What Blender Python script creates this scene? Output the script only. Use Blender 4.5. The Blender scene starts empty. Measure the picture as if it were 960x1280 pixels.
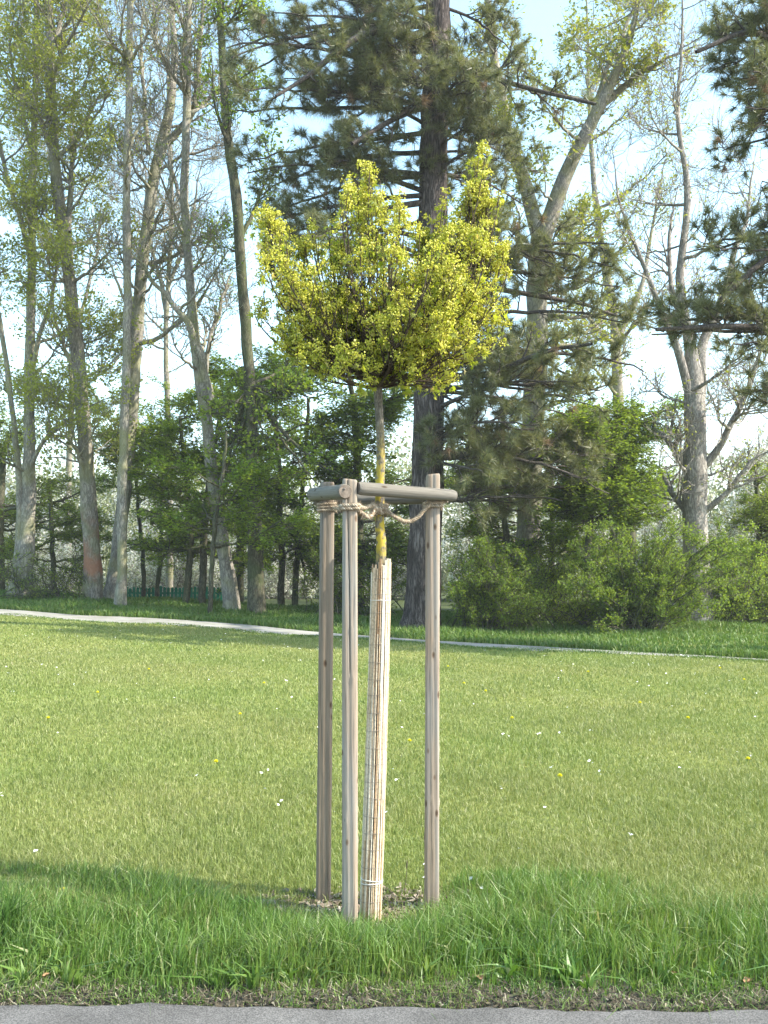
import bpy, math
import numpy as np
from mathutils import Vector

S = bpy.context.scene
COL = S.collection
RNG = np.random.default_rng(7)
PI = math.pi

# ------------------------------------------------------------------ camera maths
F_PX, CX, CY, CAM_H = 1285.0, 480.0, 640.0, 1.73
PITCH = math.atan(60.0 / F_PX)


def px(x, y, Y):
    """point at ground distance Y that the photograph shows at pixel x, y"""
    u, v = (x - CX) / F_PX, (CY - y) / F_PX
    dy = math.cos(PITCH) - v * math.sin(PITCH)
    dz = math.sin(PITCH) + v * math.cos(PITCH)
    s = Y / dy
    return np.array([u * s, Y, CAM_H + dz * s])


def to_px(P):
    P = np.asarray(P, float)
    x, y, z = P[..., 0], P[..., 1], P[..., 2] - CAM_H
    fwd = y * math.cos(PITCH) + z * math.sin(PITCH)
    up = -y * math.sin(PITCH) + z * math.cos(PITCH)
    return CX + F_PX * x / fwd, CY - F_PX * up / fwd


# ------------------------------------------------------------------ terrain
def ss(a, b, v):
    t = np.clip((v - a) / (b - a), 0, 1)
    return t * t * (3 - 2 * t)


TREE_XY = (-0.045, 5.14)


def H(x, y):
    x = np.asarray(x, float); y = np.asarray(y, float)
    a = np.clip((y - 7) / 19.0, 0, None)
    a = np.minimum(a, 1.28) * (1 - 0.75 * ss(32, 37, y))
    q = 2 - np.clip(x, -22, 30)
    b = 0.04 * np.log1p(np.exp(np.clip(q * 0.8, -40, 40))) / 0.8
    z = a * b
    r2 = (x - TREE_XY[0]) ** 2 + (y - TREE_XY[1]) ** 2
    z = z - 0.045 * np.exp(-r2 / 0.5 ** 2)
    w = ss(5.5, 9, y)
    z = z + w * (0.018 * np.sin(x * 0.9 + 1.3) * np.sin(y * 0.7) + 0.012 * np.sin(x * 2.1 + y * 1.3))
    z = z - 0.03 * (1 - ss(0, 0.10, y - road_edge(x)))
    return z


def road_edge(x):
    x = np.asarray(x, float)
    return 4.075 - 0.022 * np.clip(x, -30, 30) + 0.012 * np.sin(x * 5.1) + 0.008 * np.sin(x * 13.7 + 1)


def ground_hit(x, y):
    Ys = np.linspace(3.5, 60, 3000)
    u, v = (x - CX) / F_PX, (CY - y) / F_PX
    dy = math.cos(PITCH) - v * math.sin(PITCH); dz = math.sin(PITCH) + v * math.cos(PITCH)
    s = Ys / dy
    X, Z = u * s, CAM_H + dz * s
    d = Z - H(X, Ys)
    i = int(np.argmax(d < 0)) if (d < 0).any() else len(Ys) - 1
    return np.array([X[i], Ys[i], H(X[i], Ys[i])])


# ------------------------------------------------------------------ mesh helpers
def build(name, chunks, mat, parent=None, smooth=False, origin=None):
    """chunks: list of (V, F); one mesh object"""
    Vs, sizes, loops, off = [], [], [], 0
    for V, Fc in chunks:
        V = np.asarray(V, float).reshape(-1, 3)
        Fc = np.asarray(Fc, int)
        if len(V) == 0 or len(Fc) == 0:
            continue
        Vs.append(V); loops.append((Fc + off).ravel())
        sizes.append(np.full(len(Fc), Fc.shape[1])); off += len(V)
    V = np.concatenate(Vs); L = np.concatenate(loops); sz = np.concatenate(sizes)
    o_loc = np.zeros(3)
    if parent is not None:
        o_loc = np.array(parent.location)
    elif origin is not None:
        o_loc = np.array(origin, float)
    V = V - o_loc
    me = bpy.data.meshes.new(name)
    me.vertices.add(len(V)); me.vertices.foreach_set('co', V.astype(np.float32).ravel())
    me.loops.add(len(L)); me.loops.foreach_set('vertex_index', L.astype(np.int32))
    me.polygons.add(len(sz))
    st = np.concatenate([[0], np.cumsum(sz)[:-1]])
    me.polygons.foreach_set('loop_start', st.astype(np.int32))
    me.polygons.foreach_set('loop_total', sz.astype(np.int32))
    me.polygons.foreach_set('use_smooth', np.full(len(sz), smooth, dtype=bool))
    me.update(calc_edges=True)
    me.materials.append(mat)
    o = bpy.data.objects.new(name, me); COL.objects.link(o)
    if parent is not None:
        o.parent = parent
    else:
        o.location = o_loc
    return o


def thing(name, label, cat, loc, group=None):
    o = bpy.data.objects.new(name, None); COL.objects.link(o)
    o.empty_display_size = 0.1
    o.location = [float(c) for c in loc]
    o['label'] = label; o['category'] = cat
    if group:
        o['group'] = group
    return o


def tag(o, label=None, cat=None, group=None, kind=None):
    if label: o['label'] = label
    if cat: o['category'] = cat
    if group: o['group'] = group
    if kind: o['kind'] = kind
    return o


def nrm(v):
    return v / np.maximum(np.linalg.norm(v, axis=-1, keepdims=True), 1e-9)


def tubes(P, R, k=5, caps=False):
    """P (T,n,3), R (T,n) -> one chunk"""
    P = np.asarray(P, float); R = np.asarray(R, float)
    if P.ndim == 2:
        P, R = P[None], R[None]
    T, n, _ = P.shape
    tan = nrm(np.gradient(P, axis=1))
    mean = nrm(tan.mean(axis=1))
    ref = np.where(np.abs(mean[:, 2:3]) > 0.8, np.array([[1.0, 0, 0]]), np.array([[0, 0, 1.0]]))
    ref = np.repeat(ref[:, None], n, 1)
    a = nrm(np.cross(tan, ref)); b = np.cross(tan, a)
    th = np.arange(k) * 2 * PI / k
    ring = a[:, :, None] * np.cos(th)[None, None, :, None] + b[:, :, None] * np.sin(th)[None, None, :, None]
    V = P[:, :, None] + ring * R[:, :, None, None]
    base = (np.arange(T) * n * k)[:, None, None] + (np.arange(n - 1) * k)[None, :, None]
    j = np.arange(k)[None, None, :]; j2 = (np.arange(k) + 1) % k; j2 = j2[None, None, :]
    q = np.stack([base + j, base + j2, base + k + j2, base + k + j], -1).reshape(-1, 4)
    return V.reshape(-1, 3), q


def smooth_line(pts, n):
    """Catmull-Rom through pts (m,d) -> (n,d)"""
    pts = np.asarray(pts, float)
    m = len(pts)
    if m == 2:
        t = np.linspace(0, 1, n)[:, None]
        return pts[0] * (1 - t) + pts[1] * t
    ext = np.vstack([2 * pts[0] - pts[1], pts, 2 * pts[-1] - pts[-2]])
    d = np.concatenate([[0], np.cumsum(np.linalg.norm(np.diff(pts[:, :3], axis=0), axis=1))])
    u = np.interp(np.linspace(0, d[-1], n), d, np.arange(m))
    i = np.minimum(u.astype(int), m - 2); f = (u - i)[:, None]
    p0, p1, p2, p3 = ext[i], ext[i + 1], ext[i + 2], ext[i + 3]
    return 0.5 * ((2 * p1) + (-p0 + p2) * f + (2 * p0 - 5 * p1 + 4 * p2 - p3) * f ** 2 + (-p0 + 3 * p1 - 3 * p2 + p3) * f ** 3)


def spawn(P, R, m, t0, t1, ang, L, rf, n=6, wob=0.25, up=0.1, flat=0.0, rmin=0.006, taper=0.3, rng=RNG):
    T, np_, _ = P.shape
    t = rng.uniform(t0, t1, (T, m))
    idx = t * (np_ - 1); i = np.minimum(idx.astype(int), np_ - 2); f = (idx - i)[..., None]
    ar = np.arange(T)[:, None]
    p = P[ar, i] * (1 - f) + P[ar, i + 1] * f
    tan = nrm(P[ar, i + 1] - P[ar, i])
    rad = R[ar, i] * (1 - f[..., 0]) + R[ar, i + 1] * f[..., 0]
    perp = nrm(np.cross(tan, rng.normal(size=tan.shape)))
    a = rng.normal(ang, 0.22, (T, m))[..., None]
    d = np.cos(a) * tan + np.sin(a) * perp
    ln = (L * (1 - 0.55 * (t - t0) / max(t1 - t0, 1e-6)) * rng.uniform(0.55, 1.25, (T, m)))
    d = d.reshape(-1, 3); p = p.reshape(-1, 3); ln = ln.reshape(-1, 1); rad = rad.reshape(-1)
    out = [p]
    for k in range(1, n):
        d = d + wob * rng.normal(size=d.shape) + np.array([0, 0, up])
        if flat:
            d[:, 2] *= 1 - flat
        d = nrm(d)
        p = p + d * ln / (n - 1)
        out.append(p)
    P2 = np.stack(out, 1)
    R2 = np.maximum(rad[:, None] * rf * np.linspace(1, taper, n)[None], rmin)
    return P2, R2


def on_lines(P, m, t0, t1, jit, rng=RNG):
    """random points on polylines with jitter; also tangents"""
    T, n, _ = P.shape
    t = rng.uniform(t0, t1, (T, m)); idx = t * (n - 1); i = np.minimum(idx.astype(int), n - 2); f = (idx - i)[..., None]
    ar = np.arange(T)[:, None]
    p = P[ar, i] * (1 - f) + P[ar, i + 1] * f
    d = nrm(P[ar, i + 1] - P[ar, i])
    return p.reshape(-1, 3) + rng.normal(size=(T * m, 3)) * jit, d.reshape(-1, 3)


def leaf_quads(pos, size, upbias=0.6, rng=RNG, aspect=0.6, droop=0.0):
    """kite leaves with a fold along the midrib (two triangles)"""
    N = len(pos)
    nor = nrm(rng.normal(size=(N, 3)) + np.array([0, 0, upbias * 2]))
    ax = nrm(np.cross(nor, rng.normal(size=(N, 3))))
    ax = nrm(ax + np.array([0, 0, -droop]))
    side = nrm(np.cross(nor, ax))
    s = (size * rng.uniform(0.6, 1.3, N))[:, None]
    a0 = pos; a1 = pos + ax * s
    mid = pos + ax * s * 0.45 + nor * s * 0.10
    l = mid + side * s * aspect * 0.5; r = mid - side * s * aspect * 0.5
    V = np.stack([a0, l, a1, r], 1).reshape(-1, 3)
    b = np.arange(N)[:, None] * 4
    return V, b + np.array([[0, 3, 2, 1]])


def needles(pos, dirs, m, length, width, spread=1.0, rng=RNG):
    N = len(pos)
    p = np.repeat(pos, m, 0); d0 = np.repeat(nrm(dirs), m, 0)
    d = nrm(d0 * rng.uniform(0.1, 1.2, (N * m, 1)) + spread * nrm(rng.normal(size=(N * m, 3))))
    L = length * rng.uniform(0.7, 1.2, (N * m, 1)) * np.repeat(rng.uniform(0.7, 1.15, (N, 1)), m, 0)
    st = p - d0 * rng.uniform(0, 0.5, (N * m, 1)) * length + 0
    w = nrm(np.cross(d, rng.normal(size=d.shape))) * width * 0.5
    tip = st + d * L + np.array([0, 0, -0.12]) * L
    V = np.stack([st + w, st - w, tip], 1).reshape(-1, 3)
    return V, (np.arange(N * m) * 3)[:, None] + np.array([[0, 1, 2]])


def blades(pos, h, w, lean=0.35, rng=RNG, bend=0.5, wind=(0.0, 0.0)):
    N = len(pos)
    az = rng.uniform(0, 2 * PI, N)
    hh = (h * np.ones(N)) * rng.uniform(0.55, 1.25, N)
    dirv = np.stack([np.cos(az), np.sin(az), np.zeros(N)], 1)
    ln = np.abs(rng.normal(0, lean, N))[:, None]
    off1 = dirv * ln * hh[:, None] * 0.35
    wv = np.array([wind[0], wind[1], 0])
    off2 = (dirv * ln * (1 + bend) + wv) * hh[:, None]
    fa = rng.uniform(0, 2 * PI, N)
    side = np.stack([np.cos(fa), np.sin(fa), np.zeros(N)], 1) * (w * rng.uniform(0.6, 1.3, N))[:, None] * 0.5
    z1 = np.zeros((N, 3)); z1[:, 2] = hh * 0.55
    z2 = np.zeros((N, 3)); z2[:, 2] = hh * (1 - 0.25 * np.minimum(ln[:, 0], 1.5))
    V = np.stack([pos - side, pos + side, pos + off1 + z1 + side * 0.8, pos + off1 + z1 - side * 0.8, pos + off2 + z2], 1).reshape(-1, 3)
    b = (np.arange(N) * 5)[:, None]
    return [(V, b + np.array([[0, 1, 2, 3]])), (V, b + np.array([[3, 2, 4]]))]


def merge_blades(ch):
    # share the vertices of the quad and triangle lists
    (V, q), (_, t) = ch
    return V, q, t


def build_blades(name, lists, mat, **kw):
    chunks = []
    for ch in lists:
        V, q, t = merge_blades(ch)
        n = len(V)
        chunks.append((V, q)); chunks.append(('same', t))
    # flatten with shared verts
    Vs, loops, sizes, off, last = [], [], [], 0, 0
    for V, Fc in chunks:
        if isinstance(V, str):
            loops.append((Fc + last).ravel()); sizes.append(np.full(len(Fc), Fc.shape[1]))
        else:
            last = off; Vs.append(V); loops.append((Fc + off).ravel()); sizes.append(np.full(len(Fc), Fc.shape[1])); off += len(V)
    V = np.concatenate(Vs); L = np.concatenate(loops); sz = np.concatenate(sizes)
    origin = kw.get('origin'); parent = kw.get('parent')
    o_loc = np.array(parent.location) if parent is not None else (np.array(origin, float) if origin is not None else np.zeros(3))
    me = bpy.data.meshes.new(name)
    me.vertices.add(len(V)); me.vertices.foreach_set('co', (V - o_loc).astype(np.float32).ravel())
    me.loops.add(len(L)); me.loops.foreach_set('vertex_index', L.astype(np.int32))
    me.polygons.add(len(sz)); st = np.concatenate([[0], np.cumsum(sz)[:-1]])
    me.polygons.foreach_set('loop_start', st.astype(np.int32)); me.polygons.foreach_set('loop_total', sz.astype(np.int32))
    me.update(calc_edges=True); me.materials.append(mat)
    o = bpy.data.objects.new(name, me); COL.objects.link(o)
    if parent is not None: o.parent = parent
    else: o.location = o_loc
    return o


def in_poly(x, y, poly):
    poly = np.asarray(poly, float)
    x = np.asarray(x); y = np.asarray(y)
    c = np.zeros(x.shape, bool)
    j = len(poly) - 1
    for i in range(len(poly)):
        xi, yi = poly[i]; xj, yj = poly[j]
        cond = ((yi > y) != (yj > y)) & (x < (xj - xi) * (y - yi) / (yj - yi + 1e-12) + xi)
        c ^= cond; j = i
    return c


def sample_poly(poly, n, rng=RNG):
    poly = np.asarray(poly, float)
    lo, hi = poly.min(0), poly.max(0)
    out = np.zeros((0, 2))
    while len(out) < n:
        p = rng.uniform(lo, hi, (n * 3, 2))
        out = np.vstack([out, p[in_poly(p[:, 0], p[:, 1], poly)]])
    return out[:n]


# ------------------------------------------------------------------ materials
def new_mat(name):
    m = bpy.data.materials.new(name); m.use_nodes = True
    nt = m.node_tree; nt.nodes.clear()
    out = nt.nodes.new('ShaderNodeOutputMaterial')
    return m, nt, out


def ramp(nt, stops, interp='LINEAR'):
    r = nt.nodes.new('ShaderNodeValToRGB'); cr = r.color_ramp; cr.interpolation = interp
    while len(cr.elements) < len(stops):
        cr.elements.new(0.5)
    for e, (p, c) in zip(cr.elements, stops):
        e.position = p; e.color = (*c, 1) if len(c) == 3 else c
    return r


def leaf_mat(name, stops, trans=0.4, tint=(1.15, 1.1, 0.6), rough=0.5, spec=0.35, patch=None):
    m, nt, out = new_mat(name); N, Lk = nt.nodes, nt.links
    g = N.new('ShaderNodeNewGeometry')
    r = ramp(nt, stops); Lk.new(g.outputs['Random Per Island'], r.inputs['Fac'])
    col = r.outputs['Color']
    if patch:
        tc = N.new('ShaderNodeNewGeometry'); ns = N.new('ShaderNodeTexNoise'); ns.inputs['Scale'].default_value = patch[0]; ns.inputs['Detail'].default_value = 3
        Lk.new(tc.outputs['Position'], ns.inputs['Vector'])
        rr = ramp(nt, [(0.35, (0, 0, 0)), (0.65, (1, 1, 1))]); Lk.new(ns.outputs['Fac'], rr.inputs['Fac'])
        mx = N.new('ShaderNodeMix'); mx.data_type = 'RGBA'; mx.blend_type = 'MULTIPLY'
        mx.inputs['B'].default_value = (*patch[1], 1)
        Lk.new(rr.outputs['Color'], mx.inputs['Factor']); Lk.new(col, mx.inputs['A']); col = mx.outputs['Result']
    b = N.new('ShaderNodeBsdfPrincipled'); b.inputs['Roughness'].default_value = rough
    b.inputs['Specular IOR Level'].default_value = spec
    Lk.new(col, b.inputs['Base Color'])
    t = N.new('ShaderNodeBsdfTranslucent')
    mul = N.new('ShaderNodeMix'); mul.data_type = 'RGBA'; mul.blend_type = 'MULTIPLY'; mul.inputs['Factor'].default_value = 1
    mul.inputs['B'].default_value = (*tint, 1); Lk.new(col, mul.inputs['A']); Lk.new(mul.outputs['Result'], t.inputs['Color'])
    mix = N.new('ShaderNodeMixShader'); mix.inputs['Fac'].default_value = trans
    Lk.new(b.outputs[0], mix.inputs[1]); Lk.new(t.outputs[0], mix.inputs[2]); Lk.new(mix.outputs[0], out.inputs['Surface'])
    return m


def bark_mat(name, dark, light, scale=(14, 14, 3), bump=0.6, dist=0.03, moss=None, stain=None, lichen=None, furrow=0.10):
    m, nt, out = new_mat(name); N, Lk = nt.nodes, nt.links
    g = N.new('ShaderNodeNewGeometry')
    mp = N.new('ShaderNodeMapping'); mp.inputs['Scale'].default_value = scale
    Lk.new(g.outputs['Position'], mp.inputs['Vector'])
    n1 = N.new('ShaderNodeTexNoise'); n1.inputs['Scale'].default_value = 1; n1.inputs['Detail'].default_value = 6; n1.inputs['Roughness'].default_value = 0.65
    Lk.new(mp.outputs[0], n1.inputs['Vector'])
    n1.inputs['Distortion'].default_value = 0.5
    mp2 = N.new('ShaderNodeMapping'); mp2.inputs['Scale'].default_value = (scale[0] * .22, scale[1] * .22, scale[2] * .5); Lk.new(g.outputs['Position'], mp2.inputs['Vector'])
    n2 = N.new('ShaderNodeTexNoise'); n2.inputs['Scale'].default_value = 1; n2.inputs['Detail'].default_value = 5; Lk.new(mp2.outputs[0], n2.inputs['Vector'])
    rg = N.new('ShaderNodeMath'); rg.operation = 'SUBTRACT'; rg.inputs[1].default_value = 0.5; Lk.new(n1.outputs['Fac'], rg.inputs[0])
    ab = N.new('ShaderNodeMath'); ab.operation = 'ABSOLUTE'; Lk.new(rg.outputs[0], ab.inputs[0])
    mr = N.new('ShaderNodeMapRange'); mr.inputs['From Max'].default_value = furrow; mr.inputs['To Min'].default_value = 0.25; Lk.new(ab.outputs[0], mr.inputs['Value'])
    mm = N.new('ShaderNodeMath'); mm.operation = 'MULTIPLY'; Lk.new(mr.outputs[0], mm.inputs[0]); Lk.new(n2.outputs['Fac'], mm.inputs[1])
    r = ramp(nt, [(0.12, dark), (0.55, light)]); Lk.new(mm.outputs[0], r.inputs['Fac'])
    col = r.outputs['Color']

    def over(col, color, nscale, lo, hi, zr=None, amt=1.0):
        ns = N.new('ShaderNodeTexNoise'); ns.inputs['Scale'].default_value = nscale; ns.inputs['Detail'].default_value = 4
        Lk.new(g.outputs['Position'], ns.inputs['Vector'])
        a = N.new('ShaderNodeMapRange'); a.inputs['From Min'].default_value = lo; a.inputs['From Max'].default_value = hi; a.inputs['To Max'].default_value = amt
        Lk.new(ns.outputs['Fac'], a.inputs['Value']); fac = a.outputs[0]
        if zr:
            sx = N.new('ShaderNodeSeparateXYZ'); Lk.new(g.outputs['Position'], sx.inputs[0])
            fs = []
            for (z0, z1, inv) in zr:
                b = N.new('ShaderNodeMapRange'); b.inputs['From Min'].default_value = z0; b.inputs['From Max'].default_value = z1
                if inv: b.inputs['To Min'].default_value = 1; b.inputs['To Max'].default_value = 0
                Lk.new(sx.outputs['Z'], b.inputs['Value'])
                mu = N.new('ShaderNodeMath'); mu.operation = 'MULTIPLY'; Lk.new(fac, mu.inputs[0]); Lk.new(b.outputs[0], mu.inputs[1]); fac = mu.outputs[0]
        mx = N.new('ShaderNodeMix'); mx.data_type = 'RGBA'; mx.inputs['B'].default_value = (*color, 1)
        Lk.new(fac, mx.inputs['Factor']); Lk.new(col, mx.inputs['A'])
        return mx.outputs['Result']
    if moss: col = over(col, moss, 1.6, 0.45, 0.65, amt=0.6)
    if stain: col = over(col, stain[0], 1.5, 0.42, 0.6, zr=stain[1], amt=0.8)
    if lichen: col = over(col, lichen[0], 30, 0.42, 0.56, zr=lichen[1], amt=0.95)
    b = N.new('ShaderNodeBsdfPrincipled'); b.inputs['Roughness'].default_value = 0.9; b.inputs['Specular IOR Level'].default_value = 0.2
    Lk.new(col, b.inputs['Base Color'])
    bp = N.new('ShaderNodeBump'); bp.inputs['Strength'].default_value = bump; bp.inputs['Distance'].default_value = dist
    Lk.new(mm.outputs[0], bp.inputs['Height']); Lk.new(bp.outputs[0], b.inputs['Normal'])
    Lk.new(b.outputs[0], out.inputs['Surface'])
    return m


def wood_mat(name, tan, tan2, grey, seed=0.0, axis='Z', amount=0.5):
    """weathered timber: long grain, grey skin worn through to tan, knots"""
    m, nt, out = new_mat(name); N, Lk = nt.nodes, nt.links
    tc = N.new('ShaderNodeTexCoord')
    mp = N.new('ShaderNodeMapping')
    s = {'Z': (60, 60, 2.2), 'X': (2.2, 60, 60)}[axis]
    mp.inputs['Scale'].default_value = s; mp.inputs['Location'].default_value = (seed, seed * 2, seed * 3)
    Lk.new(tc.outputs['Object'], mp.inputs['Vector'])
    n1 = N.new('ShaderNodeTexNoise'); n1.inputs['Scale'].default_value = 1.6; n1.inputs['Detail'].default_value = 7; n1.inputs['Roughness'].default_value = 0.7; n1.inputs['Distortion'].default_value = 0.8
    Lk.new(mp.outputs[0], n1.inputs['Vector'])
    r1 = ramp(nt, [(0.32, tan2), (0.62, tan)]); Lk.new(n1.outputs['Fac'], r1.inputs['Fac'])
    mp2 = N.new('ShaderNodeMapping'); mp2.inputs['Scale'].default_value = {'Z': (22, 22, 1.4), 'X': (1.4, 22, 22)}[axis]; mp2.inputs['Location'].default_value = (seed * 3 + 1, seed, 2)
    Lk.new(tc.outputs['Object'], mp2.inputs['Vector'])
    n2 = N.new('ShaderNodeTexNoise'); n2.inputs['Scale'].default_value = 1; n2.inputs['Detail'].default_value = 4; Lk.new(mp2.outputs[0], n2.inputs['Vector'])
    mr = N.new('ShaderNodeMapRange'); mr.inputs['From Min'].default_value = 0.62 - amount * 0.3; mr.inputs['From Max'].default_value = 0.80 - amount * 0.3; mr.inputs['To Max'].default_value = 0.85
    Lk.new(n2.outputs['Fac'], mr.inputs['Value'])
    mx = N.new('ShaderNodeMix'); mx.data_type = 'RGBA'; mx.inputs['B'].default_value = (*grey, 1)
    Lk.new(mr.outputs[0], mx.inputs['Factor']); Lk.new(r1.outputs['Color'], mx.inputs['A'])
    # fine dark checks
    mp3 = N.new('ShaderNodeMapping'); mp3.inputs['Scale'].default_value = {'Z': (170, 170, 3), 'X': (3, 170, 170)}[axis]
    Lk.new(tc.outputs['Object'], mp3.inputs['Vector'])
    n3 = N.new('ShaderNodeTexNoise'); n3.inputs['Scale'].default_value = 1; n3.inputs['Detail'].default_value = 3; Lk.new(mp3.outputs[0], n3.inputs['Vector'])
    r3 = ramp(nt, [(0.30, (0.35, 0.35, 0.35)), (0.42, (1, 1, 1))]); Lk.new(n3.outputs['Fac'], r3.inputs['Fac'])
    mu = N.new('ShaderNodeMix'); mu.data_type = 'RGBA'; mu.blend_type = 'MULTIPLY'; mu.inputs['Factor'].default_value = 0.8
    Lk.new(mx.outputs['Result'], mu.inputs['A']); Lk.new(r3.outputs['Color'], mu.inputs['B'])
    # knots
    mp4 = N.new('ShaderNodeMapping'); mp4.inputs['Scale'].default_value = {'Z': (16, 16, 7), 'X': (7, 16, 16)}[axis]; mp4.inputs['Location'].default_value = (seed * 7, 1, seed)
    Lk.new(tc.outputs['Object'], mp4.inputs['Vector'])
    vo = N.new('ShaderNodeTexVoronoi'); vo.inputs['Scale'].default_value = 1; Lk.new(mp4.outputs[0], vo.inputs['Vector'])
    r4 = ramp(nt, [(0.05, (0.25, 0.19, 0.15)), (0.11, (0.6, 0.5, 0.42)), (0.16, (1, 1, 1))]); Lk.new(vo.outputs['Distance'], r4.inputs['Fac'])
    mk = N.new('ShaderNodeMix'); mk.data_type = 'RGBA'; mk.blend_type = 'MULTIPLY'; mk.inputs['Factor'].default_value = 1
    Lk.new(mu.outputs['Result'], mk.inputs['A']); Lk.new(r4.outputs['Color'], mk.inputs['B'])
    b = N.new('ShaderNodeBsdfPrincipled'); b.inputs['Roughness'].default_value = 0.8; b.inputs['Specular IOR Level'].default_value = 0.25
    Lk.new(mk.outputs['Result'], b.inputs['Base Color'])
    bp = N.new('ShaderNodeBump'); bp.inputs['Strength'].default_value = 0.5; bp.inputs['Distance'].default_value = 0.004
    Lk.new(n3.outputs['Fac'], bp.inputs['Height']); Lk.new(bp.outputs[0], b.inputs['Normal'])
    Lk.new(b.outputs[0], out.inputs['Surface'])
    return m


def island_mat(name, stops, rough=0.8, spec=0.2):
    m, nt, out = new_mat(name); N, Lk = nt.nodes, nt.links
    g = N.new('ShaderNodeNewGeometry'); r = ramp(nt, stops); Lk.new(g.outputs['Random Per Island'], r.inputs['Fac'])
    b = N.new('ShaderNodeBsdfPrincipled'); b.inputs['Roughness'].default_value = rough; b.inputs['Specular IOR Level'].default_value = spec
    ns = N.new('ShaderNodeTexNoise'); ns.inputs['Scale'].default_value = 90; Lk.new(g.outputs['Position'], ns.inputs['Vector'])
    mx = N.new('ShaderNodeMix'); mx.data_type = 'RGBA'; mx.blend_type = 'MULTIPLY'; mx.inputs['Factor'].default_value = 0.5
    rr = ramp(nt, [(0.3, (0.45, 0.42, 0.4)), (0.6, (1.1, 1.1, 1.1))]); Lk.new(ns.outputs['Fac'], rr.inputs['Fac'])
    Lk.new(r.outputs['Color'], mx.inputs['A']); Lk.new(rr.outputs['Color'], mx.inputs['B'])
    Lk.new(mx.outputs['Result'], b.inputs['Base Color']); Lk.new(b.outputs[0], out.inputs['Surface'])
    return m


def noise_mat(name, stops, scale=3.0, detail=8, rough=0.9, bump=0.3, bdist=0.01, bscale=None, speck=None):
    m, nt, out = new_mat(name); N, Lk = nt.nodes, nt.links
    g = N.new('ShaderNodeNewGeometry')
    n1 = N.new('ShaderNodeTexNoise'); n1.inputs['Scale'].default_value = scale; n1.inputs['Detail'].default_value = detail; n1.inputs['Roughness'].default_value = 0.65
    Lk.new(g.outputs['Position'], n1.inputs['Vector'])
    r = ramp(nt, stops); Lk.new(n1.outputs['Fac'], r.inputs['Fac']); col = r.outputs['Color']
    n2 = N.new('ShaderNodeTexNoise'); n2.inputs['Scale'].default_value = bscale or scale * 8; n2.inputs['Detail'].default_value = 4
    Lk.new(g.outputs['Position'], n2.inputs['Vector'])
    if speck:
        rs = ramp(nt, [(0.36, speck[0]), (0.5, (1, 1, 1)), (0.64, speck[1])]); Lk.new(n2.outputs['Fac'], rs.inputs['Fac'])
        mx = N.new('ShaderNodeMix'); mx.data_type = 'RGBA'; mx.blend_type = 'MULTIPLY'; mx.inputs['Factor'].default_value = 1
        Lk.new(col, mx.inputs['A']); Lk.new(rs.outputs['Color'], mx.inputs['B']); col = mx.outputs['Result']
    b = N.new('ShaderNodeBsdfPrincipled'); b.inputs['Roughness'].default_value = rough; b.inputs['Specular IOR Level'].default_value = 0.25
    Lk.new(col, b.inputs['Base Color'])
    bp = N.new('ShaderNodeBump'); bp.inputs['Strength'].default_value = bump; bp.inputs['Distance'].default_value = bdist
    Lk.new(n2.outputs['Fac'], bp.inputs['Height']); Lk.new(bp.outputs[0], b.inputs['Normal'])
    Lk.new(b.outputs[0], out.inputs['Surface'])
    return m


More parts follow.
